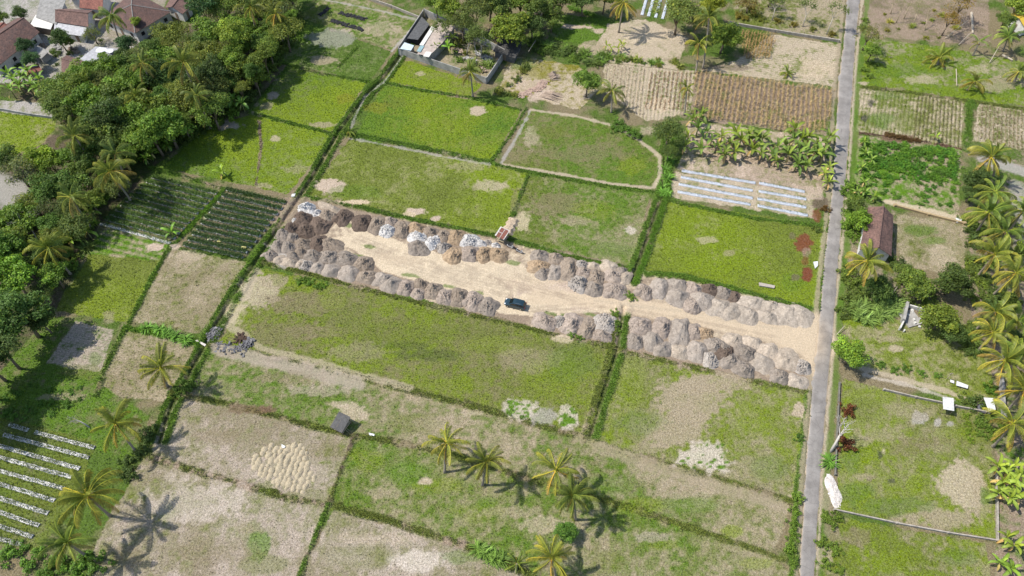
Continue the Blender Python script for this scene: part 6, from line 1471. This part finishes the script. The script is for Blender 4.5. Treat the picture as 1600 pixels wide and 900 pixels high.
# palms
YT = (1.25, 1.15, .9); DT = (.75, .85, .95); GT = (.95, 1.1, .95)
for a in [
 dict(px=1355, py=408, h=8.5, size=1.0, label='big yellow green coconut palm over the road beside the tiled house', base=(1345,436), tint=YT, nf=26),
 dict(px=1549, py=245, h=7.5, size=.95, label='yellow green palm at the right above the dark round tree', tint=YT, nf=26, base=(1552,275)),
 dict(px=1556, py=300, h=7, label='dark green palm just below the dark round tree', tint=GT), dict(px=1545, py=332, h=6.5, label='green palm between the straw wall end and the right grove', tint=GT),
 dict(px=1572, py=362, h=7.5, label='leafy palm at the upper middle of the right grove', tint=GT), dict(px=1554, py=398, h=7, size=.95, label='palm with a rusty brown heart in the right grove', tint=YT),
 dict(px=1588, py=427, h=8.5, label='open star shaped yellow palm at the right edge', tint=YT, nf=18), dict(px=1556, py=488, h=7.5, label='broad palm right of the dark tree in the lower grove', tint=YT),
 dict(px=1590, py=500, h=7.5, label='palm at the right edge beside the broad one', tint=GT), dict(px=1552, py=520, h=6, size=.85, label='short yellow palm in front of the broad one', tint=YT, droopy=.3),
 dict(px=1570, py=563, h=8, size=1.0, label='palm with bright yellow fronds above the grey wall column', base=(1562,592), tint=YT, nf=20), dict(px=1594, py=555, h=7.5, label='palm at the right edge above the wall column', tint=GT),
 dict(px=1583, py=662, h=6, label='leaning palm with a bare white trunk below the white awning', base=(1551,698), tint=YT, nf=18), dict(px=1598, py=330, h=7.5, label='palm half outside the right edge near the grey path', tint=GT),
 dict(px=1600, py=610, h=7, label='palm half outside the right edge beside the wall column', tint=YT),
 dict(px=1467, py=90, h=1.6, size=.8, label='low fallen palm spreading its fronds on the grass', tint=YT, nf=16, droopy=.5), dict(px=1524, py=128, h=2.6, size=.75, label='ragged torn palm above the thin stubble rows', droopy=.7, tint=(1.1, .95, .8)),
 dict(px=1530, py=66, h=3.5, size=.7, label='half bare palm beside the thick fallen trunk', nf=9, tint=GT), dict(px=1575, py=58, h=4.5, size=.8, label='pale green palm below the yellow roofed house', tint=(1.1, 1.3, 1.3)), dict(px=1592, py=112, h=3, size=.7, label='small palm at the right edge of the top grass plot', droopy=.4),
 dict(px=975, py=4, h=9, size=1.05, label='drooping palm at the top edge above the pale plot', droopy=.6, tint=YT), dict(px=1108, py=28, h=11, size=.85, label='upper one of the pair of tall palms', base=(1098,108), nf=18), dict(px=1092, py=68, h=6.5, size=.85, label='lower one of the pair of tall palms with hanging yellow fronds', base=(1087,115), droopy=.4, tint=YT, nf=18),
 dict(px=1073, py=138, h=6, size=.5, label='young upright palm on a dark trunk at the corn corner', base=(1069,180), nf=16, tint=YT), dict(px=956, py=142, h=5, size=.8, label='palm with dark heart on the pale stubble', base=(955,176), droopy=.3), dict(px=735, py=113, h=7, size=.85, label='palm standing in front of the compound wall corner', base=(739,152), droopy=.35, nf=20),
 dict(px=175, py=25, h=10, size=.95, label='tall palm in the village in front of the hipped roof', base=(188,66), tint=(.9, 1.05, 1.0), nf=26), dict(px=286, py=97, h=12, size=1.05, label='tall star shaped palm rising above the grove', tint=(1.1, 1.05, .95), nf=20),
 dict(px=222, py=98, h=10, size=.85, label='drooping palm at the upper left of the star shaped one', droopy=.6, tint=(.9, .9, .9), nf=16), dict(px=308, py=150, h=8, size=.85, label='greyish palm below the star shaped one in the grove', droopy=.4, tint=(.85, .9, 1.0)),
 dict(px=213, py=150, h=9, size=.8, label='faded palm with a leaning pale trunk in the grove', droopy=.4, tint=(1.1, 1.1, .9), base=(235,196)), dict(px=116, py=212, h=8, size=.95, label='palm at the grove corner right of the bright left field', tint=(.95, .95, .95), nf=22),
 dict(px=172, py=268, h=8, size=1.05, label='wide palm with yellow tips left of the vegetable blocks', tint=(1.1, 1.05, .95), nf=24), dict(px=180, py=240, h=8, size=.9, label='dark palm partly hidden behind the wide yellow tipped one', tint=DT), dict(px=110, py=308, h=7, size=.85, label='drooping palm in the left grove above the bananas', droopy=.4, tint=(.95, 1, 1)),
 dict(px=75, py=388, h=7.5, size=.95, label='palm beside the bananas casting its shadow on the yellow field', tint=(1.1, 1.1, .9), nf=24), dict(px=392, py=10, h=9, size=.9, label='palm at the top edge in the grove right of the lime crown', droopy=.4), dict(px=430, py=22, h=8, size=.85, label='brownish palm at the right end of the grove top', droopy=.5, tint=(1.1, 1, .8)),
 dict(px=252, py=575, h=6.5, size=.95, label='palm at the ditch in the straw field below the burnt patch', tint=YT, nf=18, base=(262,604)), dict(px=180, py=662, h=7, size=1.0, label='palm with a pale leaning trunk right of the film beds', base=(213,706), tint=YT, nf=20), dict(px=137, py=775, h=9, size=1.08, label='large palm overlapping the lower film beds', tint=YT, nf=24, base=(172,806)),
 dict(px=105, py=848, h=7.5, size=1.0, label='palm in the bottom left corner below the large one', tint=(.95, 1.05, .9), nf=20), 
 dict(px=698, py=692, h=7, size=.82, label='leftmost of the four palms in the lower middle field', base=(695,738), tint=YT, nf=20), dict(px=760, py=722, h=7, size=.82, label='palm with two leaning trunks, right of the leftmost middle palm', base=(754,758), tint=(1.15, 1.05, .9), nf=18),
 dict(px=868, py=735, h=7, size=.9, label='upper palm of the close pair in the lower middle field', base=(872,772), tint=YT, nf=20), dict(px=895, py=776, h=7.5, size=.85, label='dark lower palm of the close pair in the lower middle field', base=(899,812), tint=(.8, .85, .85), nf=24),
 dict(px=862, py=872, h=6, size=.9, label='bright yellow palm at the bottom edge', tint=(1.35, 1.2, .9), nf=18, base=(868,902)), dict(px=808, py=880, h=1.0, size=.45, label='low young palm left of the bright yellow one', nf=10, tint=GT),
 dict(px=545, py=206, h=1.0, size=.5, label='low young palm on the ditch crossing between the rice fields', nf=14, tint=GT), dict(px=1230, py=114, h=.9, size=.5, label='low bright palm clump on the straw field left of the road', nf=16, tint=(1.2, 1.3, .9))]:
    if a['px'] < 440 and a['py'] < 320 and 'base' not in a: a['h'] += 2.2
    palm(**a)
# bananas, with labels that say where
bl = [(1082,185),(1095,178),(1090,200),(1105,205),(1075,212),(1070,228),(1096,232),(1112,218),(1128,212),(1122,228),(1140,222),(1150,205),(1158,216),(1148,236),(1132,240),(1170,210),(1182,214),(1192,214),(1176,232),(1190,238),(1208,240),(1215,228),(1228,226),(1240,216),(1242,200),(1252,216),(1262,212),(1232,240),(1248,238),(1260,235),(1276,224),(1272,238),(1284,240),(1290,225),(1212,250),(1245,256),(1258,258)]
for px, py in bl: banana(px, py + 2, 'leafy banana plant in the band between the dry corn and the silver beds', 'bananas in the band below the corn', random.uniform(1.05, 1.5), 1.5, random.choice((T1, (1.2, 1.15, .9), (.85, .95, 1))))
banana(1296, 213, 'large banana plant leaning over the road at the corn corner', None, 1.25, 2.2)
for px, py in [(1288,272),(1294,285),(1296,262)]: banana(px, py, 'pale banana plant at the roadside end of the silver beds', 'bananas at the roadside end of the silver beds', 1.05, 1.8, (1.5, 1.4, 1.2))
for px, py in [(12,115),(22,124),(34,118),(44,112),(30,134),(48,132),(58,138),(16,140),(62,124)]: banana(px, py, 'banana plant in the clump below the long brown village house', 'bananas below the village', 1.25, 2.2, (1.0, 1.2, .9))
for px, py in [(365,156),(378,162),(372,148)]: banana(px, py, 'pale green banana plant at the right end of the grove', 'bananas at the right end of the grove', 1.2, 2.0, (1.1, 1.4, 1.3))
for px, py in [(305,172),(318,180),(296,192),(322,192),(290,200)]: banana(px, py, 'bright banana plant at the grove foot by the bare rice field corner', 'bananas at the bare field corner', 1.15, 1.8, (1.25, 1.3, .9))
for px, py in [(258,214),(245,222),(262,228),(236,240),(228,248)]: banana(px, py, 'banana plant at the grove edge above the left vegetable block', 'bananas above the left vegetable block', 1.05, 1.6, (1.1, 1.35, 1.0))
for px, py in [(142,332),(128,350),(118,362),(136,362),(110,378),(122,345),(100,366)]: banana(px, py, 'bright banana plant left of the vegetable block corner', 'bananas left of the vegetable blocks', 1.15, 1.8, (1.3, 1.4, .9))
banana(346, 270, 'single banana plant on the bank above the vegetable blocks', None, .95, 1.2, (1.3, 1.4, .9)); banana(268, 363, 'single bushy banana plant at the lower end of the gap between the vegetable blocks', None, 1.0, 1.0, (1.0, 1.35, .9))
banana(682, 74, 'banana plant at the front of the compound shed', None, 1.0, 1.8); banana(700, 74, 'bright banana plant inside the compound right of the shed', None, 1.2, 1.8, (1.1, 1.5, .9)); banana(706, 60, 'banana plant against the dark side of the compound shed', None, 1.1, 2.2)
for px, py in [(1558,728),(1572,736),(1584,728),(1566,752),(1582,756),(1592,744),(1560,770),(1578,778),(1590,774)]: banana(px, py, 'pale leaved banana plant in the clump right of the straw patch', 'bananas right of the straw patch', 1.15, 1.8, (1.5, 1.45, 1.1))
for px, py in [(1572,840),(1584,852)]: banana(px, py, 'banana plant beside the end of the low wall at the right', 'bananas beside the wall end', 1.0, 1.5, (1.4, 1.3, 1))
for px, py in [(1562,880),(1580,888)]: banana(px, py, 'banana plant in the bottom right corner', 'bananas in the bottom right corner', 1.0, 1.4, (1.2, 1.35, .95))
for px, py in [(1350,222),(1352,240),(1346,262),(1350,285),(1362,250),(1350,300),(1338,300),(1366,308)]: banana(px, py, 'small banana plant along the left edge of the leafy crop bed', 'bananas edging the leafy crop bed', .75, 1.3, (1.2, 1.3, 1.1))
banana(1462, 214, 'torn pale banana plant above the leafy crop bed', None, .7, 1.3, (1.5, 1.5, 1.2), nl=7)
for px, py in [(947,72),(955,76),(966,76),(972,70)]: banana(px, py, 'dry ragged banana plant in the bank below the pale plot', 'ragged bananas below the pale plot', .8, 1.8, (1.5, 1.3, 1.1), nl=6)
for px, py in [(748,858),(760,864),(772,872),(784,874)]: shrub(px, py, 1.2, 'bright leafy clump on the low bank left of the bottom palm', 'clumps on the bank left of the bottom palm', CLUMP, (1, 1.15, .9), 'leafy_clump', 'plant')
# leafy crop plants right of the road
for i in range(400):
    px, py = random.uniform(1345, 1498), random.uniform(215, 330)
    if not inpoly(np.array([px]), np.array([py]), [(1348,216),(1500,236),(1496,312),(1470,328),(1400,310),(1345,300)])[0]: continue
    if random.random() < max(.12, (py - 245) / 90): continue
    shrub(px, py, random.uniform(.8, 1.25) * (1.1 if py < 275 else .75), 'leafy green crop plant in the lush bed right of the road', 'crop plants in the lush bed', CROPB, random.choice(((.9, .9, .9), (.8, 1.0, .8), (1.15, 1.15, .9), (1.3, 1.25, .9))), 'crop_plant', 'plant', .9)
for i in range(16): shrub(1385 + i * 3.4 + random.uniform(-2, 2), 209 + i * .7 + random.uniform(-1.5, 1.5), random.uniform(.6, .9), 'dark reddish shrub in the row above the lush crop bed', 'reddish shrubs above the lush bed', BUSH, (1.0, .42, .75))
# tall grass and shrubs told apart by place
for px, py in [(1340,482),(1350,478),(1360,484),(1368,476),(1378,482),(1388,476),(1396,482),(1345,494),(1372,492),(1356,498),(1384,490),(1400,472)]: shrub(px, py, 1.5, 'pale tall grass clump between the bushes and the ruined building', 'tall grass above the ruined building', CLUMP, (1.35, 1.4, 1.5), 'tall_grass', 'grass clump')
for px, py in [(1322,430),(1330,445),(1326,465),(1320,490),(1336,460),(1342,436),(1330,420),(1400,410),(1410,440),(1420,470),(1350,462),(1390,460),(1450,470),(1458,455)]: shrub(px, py, random.uniform(1.2, 1.9), 'leafy shrub in the thicket around the big roadside palm', 'shrubs around the big roadside palm', BUSH, random.choice((T1, DKG, (1.2, 1.2, 1))))
for px, py in [(1322,300),(1330,290),(1342,308),(1328,332),(1326,352),(1332,368),(1345,372)]: shrub(px, py, random.uniform(1.1, 1.7), 'bright shrub between the road and the tiled house', 'shrubs beside the tiled house', BUSH, (1.2, 1.45, .9))
for px, py in [(1375,568),(1398,578),(1416,576),(1440,582),(1465,586)]: shrub(px, py, random.uniform(.8, 1.1), 'round green shrub in the row along the pale track', 'shrubs along the pale track', BUSH, (1, 1.3, .9))
for px, py in [(1511,648),(1513,662),(1514,674),(1516,686)]: shrub(px, py, .75, 'small lime shrub in the short column below the low wall', 'lime shrubs below the low wall', BUSH, (1.6, 1.7, .9))
for px, py in [(1530,660),(1540,664),(1548,672),(1536,678),(1560,676),(1568,668),(1552,684)]: shrub(px, py, random.uniform(.9, 1.5), 'green shrub between the lime column and the leaning palm', 'shrubs beside the leaning palm', BUSH, (1.1, 1.25, .9))
shrub(1527, 629, 1.9, 'dark round bush beside the grey tyre', None, BUSH, DKG); shrub(1547, 608, 1.3, 'bright shrub left of the grey wall column', None, BUSH, (1.1, 1.5, .9)); shrub(1508, 624, 1.2, 'green shrub right of the white square canopy', None, BUSH, T1)
shrub(1326, 639, 1.5, 'dark red shrub on the plot beside the bleached tree top', None, BUSH, (1.15, .30, .6)); shrub(1320, 692, 1.6, 'dark maroon shrub at the foot of the bleached tree', None, BUSH, (.95, .26, .55))
shrub(1249, 684, .9, 'single dark green shrub in the field left of the road', None, BUSH, (.8, 1.1, .9)); shrub(1297, 720, 1.3, 'bright shrub below the bleached tree on the verge', None, CLUMP, (1.0, 1.4, .9)); shrub(1290, 326, 1.2, 'brown leafed pruned bush at the road end of the silver beds', None, BUSH, (1.1, .45, .6))
shrub(1278, 358, 1.1, 'green shrub at the road corner of the bright field', None, BUSH, T1)
for px, py in [(468,439),(484,442),(496,447),(505,446),(477,436)]: shrub(px, py, random.uniform(.7, 1.1), 'weedy shrub at the foot of the grey heaps on the lower bank', 'weeds below the grey heaps', BUSH, (1.1, 1.4, .9), name='weed')
for px, py in [(892,518),(905,528),(893,524)]: shrub(px, py, .8, 'weedy shrub at the foot of the lower heaps right of the car', 'weeds below the heaps right of the car', BUSH, (1.1, 1.4, .9), name='weed')
for px, py in [(988,466),(982,460),(960,490),(962,505),(966,515)]: shrub(px, py, .9, 'weedy shrub where the ditch reaches the driveway', 'weeds at the driveway ditch', BUSH, (1.1, 1.3, .9), name='weed')
for px, py in [(1040,262),(1044,278),(1038,290),(1042,302),(1048,250),(1036,300)]: shrub(px, py, random.uniform(1, 1.4), 'tall green weed on the bank left of the silver beds', 'weeds left of the silver beds', CLUMP, (1.0, 1.4, .9), 'weed', 'plant')
for i in range(42):
    s = random.random(); px = 830 + 115 * s; py = 72 + 26 * s + random.uniform(-14, 6); shrub(px, py, random.uniform(.9, 1.5), 'leafy shrub in the dense hedge right of the compound', 'shrubs of the hedge right of the compound', random.choice((BUSH, BUSH, CLUMP)), random.choice((T1, (1.1, 1.3, .9), DKG)), name='hedge_shrub')
for i in range(22):
    s = random.random(); px = 950 + 115 * s; py = 90 + 10 * s + random.uniform(-5, 4); shrub(px, py, random.uniform(.7, 1.2), 'low shrub in the bank below the pale plot', 'shrubs in the bank below the pale plot', random.choice((BUSH, CLUMP)), random.choice((T1, (1.1, 1.3, .9), OLI)))
for i in range(9): shrub(890 + i * 4.6, 11 + i * 1.5, .9, 'round green shrub in the neat row at the top grass plot', 'row of round shrubs at the top', BUSH, (1.2, 1.6, 1.0))
for px, py in [(960,200),(970,196),(978,200),(986,206),(965,190),(995,212)]: shrub(px, py, 1.4, 'dark leafy shrub below the stubble palm', 'shrubs below the stubble palm', BUSH, (.9, 1.2, .9))
for px, py in [(780,142),(792,146),(804,148),(795,132),(815,110),(822,104),(808,122)]: shrub(px, py, random.uniform(1.0, 1.5), 'bushy shrub right of the compound corner', 'shrubs right of the compound corner', BUSH, random.choice((T1, OLI)))
for px, py in [(212,712),(222,700),(228,684),(200,720),(236,672),(190,735),(206,742)]: shrub(px, py, random.uniform(1.1, 1.7), 'dark shrub along the ditch below the leaning trunk palm', 'shrubs along the ditch below the palm', BUSH, DKG)
for px, py in [(285,598),(292,606),(276,612),(300,600)]: shrub(px, py, 1.3, 'leafy shrub at the foot of the ditch palm', 'shrubs at the ditch palm', BUSH, (1.0, 1.2, .9))
for px, py in [(250,515),(262,520),(230,512),(275,526),(290,532)]: shrub(px, py, 1.1, 'tall feathery grass clump on the bank below the brown straw field', 'grass clumps below the brown straw field', CLUMP, (1.0, 1.4, .9), 'tall_grass', 'grass clump')
for px, py in [(130,870),(120,888),(90,880),(60,862),(30,858),(10,866),(150,880),(75,895),(45,880)]: shrub(px, py, random.uniform(1.2, 1.8), 'lush shrub in the bottom left corner', 'shrubs in the bottom left corner', BUSH, (1.0, 1.35, .9))
for i in range(26): shrub(random.uniform(0, 125), random.uniform(600, 655), random.uniform(.5, .9), 'low weedy clump in the shaded rough grass', 'weeds in the rough grass', BUSH, (.9, 1.3, .9), name='weed')
for px, py in [(1243,800),(1240,815),(1238,835),(1246,780),(1236,860),(1240,880)]: shrub(px, py, random.uniform(.8, 1.2), 'bright shrub on the verge left of the lower road', 'shrubs left of the lower road', BUSH, (1.2, 1.4, .9))
for px, py in [(1290,806),(1300,815),(1310,808),(1285,850),(1288,880),(1306,860),(1312,890)]: shrub(px, py, random.uniform(.9, 1.4), 'shrub on the verge right of the lower road', 'shrubs right of the lower road', BUSH, (1.2, 1.3, .9))
for px, py in [(1510,340),(1520,360),(1530,380),(1525,410),(1535,440),(1522,430),(1540,460),(1530,545),(1515,535),(1560,460),(1575,470),(1580,400)]: shrub(px, py, random.uniform(1.3, 2.1), 'leafy undergrowth shrub below the palms of the right grove', 'undergrowth of the right grove', BUSH, random.choice((T1, (1.2, 1.2, .9), DKG)), name='undergrowth_bush')
for i in range(60):
    px, py = random.uniform(70, 200), random.uniform(300, 430)
    if inpoly(np.array([px]), np.array([py]), [(150,300),(175,310),(150,345),(150,385),(110,440),(95,470),(80,440),(90,390),(120,340)])[0]: shrub(px, py, random.uniform(1.1, 1.8), 'undergrowth shrub at the grove edge above the yellow field', 'undergrowth at the left grove edge', random.choice((BUSH, BUSH, CLUMP)), random.choice((T1, (1.2, 1.4, .9))), name='undergrowth_bush')
for i in range(46):
    s = random.random(); px = 210 + 190 * s; py = 255 - 105 * s + random.uniform(-12, 2); shrub(px, py, random.uniform(1.0, 1.8), 'shrub along the foot of the grove facing the rice fields', 'undergrowth at the grove foot', random.choice((BUSH, BUSH, CLUMP)), random.choice((T1, DKG, (1.1, 1.3, .9))), name='undergrowth_bush')
for i in range(60):
    k = random.random(); q = [(195,236),(250,212),(290,196),(340,178),(372,150),(395,112),(418,88),(440,52),(458,22)]; f_ = k * 7.99; j = int(f_); px, py = lp(q[j], q[j + 1], f_ - j)
    shrub(px + random.uniform(-6, 10), py + random.uniform(2, 16), random.uniform(1.4, 2.6), 'bushy undergrowth closing the grove edge beside the rice fields', 'bushes closing the grove edge', BUSH, random.choice((T1, DKG, (1.1, 1.3, .9))), hz=1.25, name='undergrowth_bush')
for i in range(40):
    px, py = random.uniform(1512, 1600), random.uniform(330, 560); shrub(px, py, random.uniform(1.0, 2.0), 'leafy undergrowth filling the gaps of the right palm grove', 'gap filling undergrowth of the right grove', random.choice((BUSH, BUSH, CLUMP)), random.choice((T1, (1.2, 1.2, .9), DKG)), name='undergrowth_bush')
for px, py in [(1165,28),(1180,22),(1190,30),(1215,32),(1240,38),(1270,44),(1300,52),(1175,12),(1155,24)]: shrub(px, py, random.uniform(1, 1.5), 'dry shrub behind the stone wall at the top', 'dry shrubs behind the stone wall', BUSH, random.choice((OLI, (1.6, 1.0, .8))))
for px, py in [(1352,30),(1348,42),(1365,100),(1350,108),(1358,118)]: shrub(px, py, 1.2, 'shrub at the foot of the leaning roadside tree', 'shrubs at the roadside tree', BUSH, (1.1, 1.2, .9))
for o in list(bpy.data.objects):
    if o.name.split('.')[0] == 'tree': pass
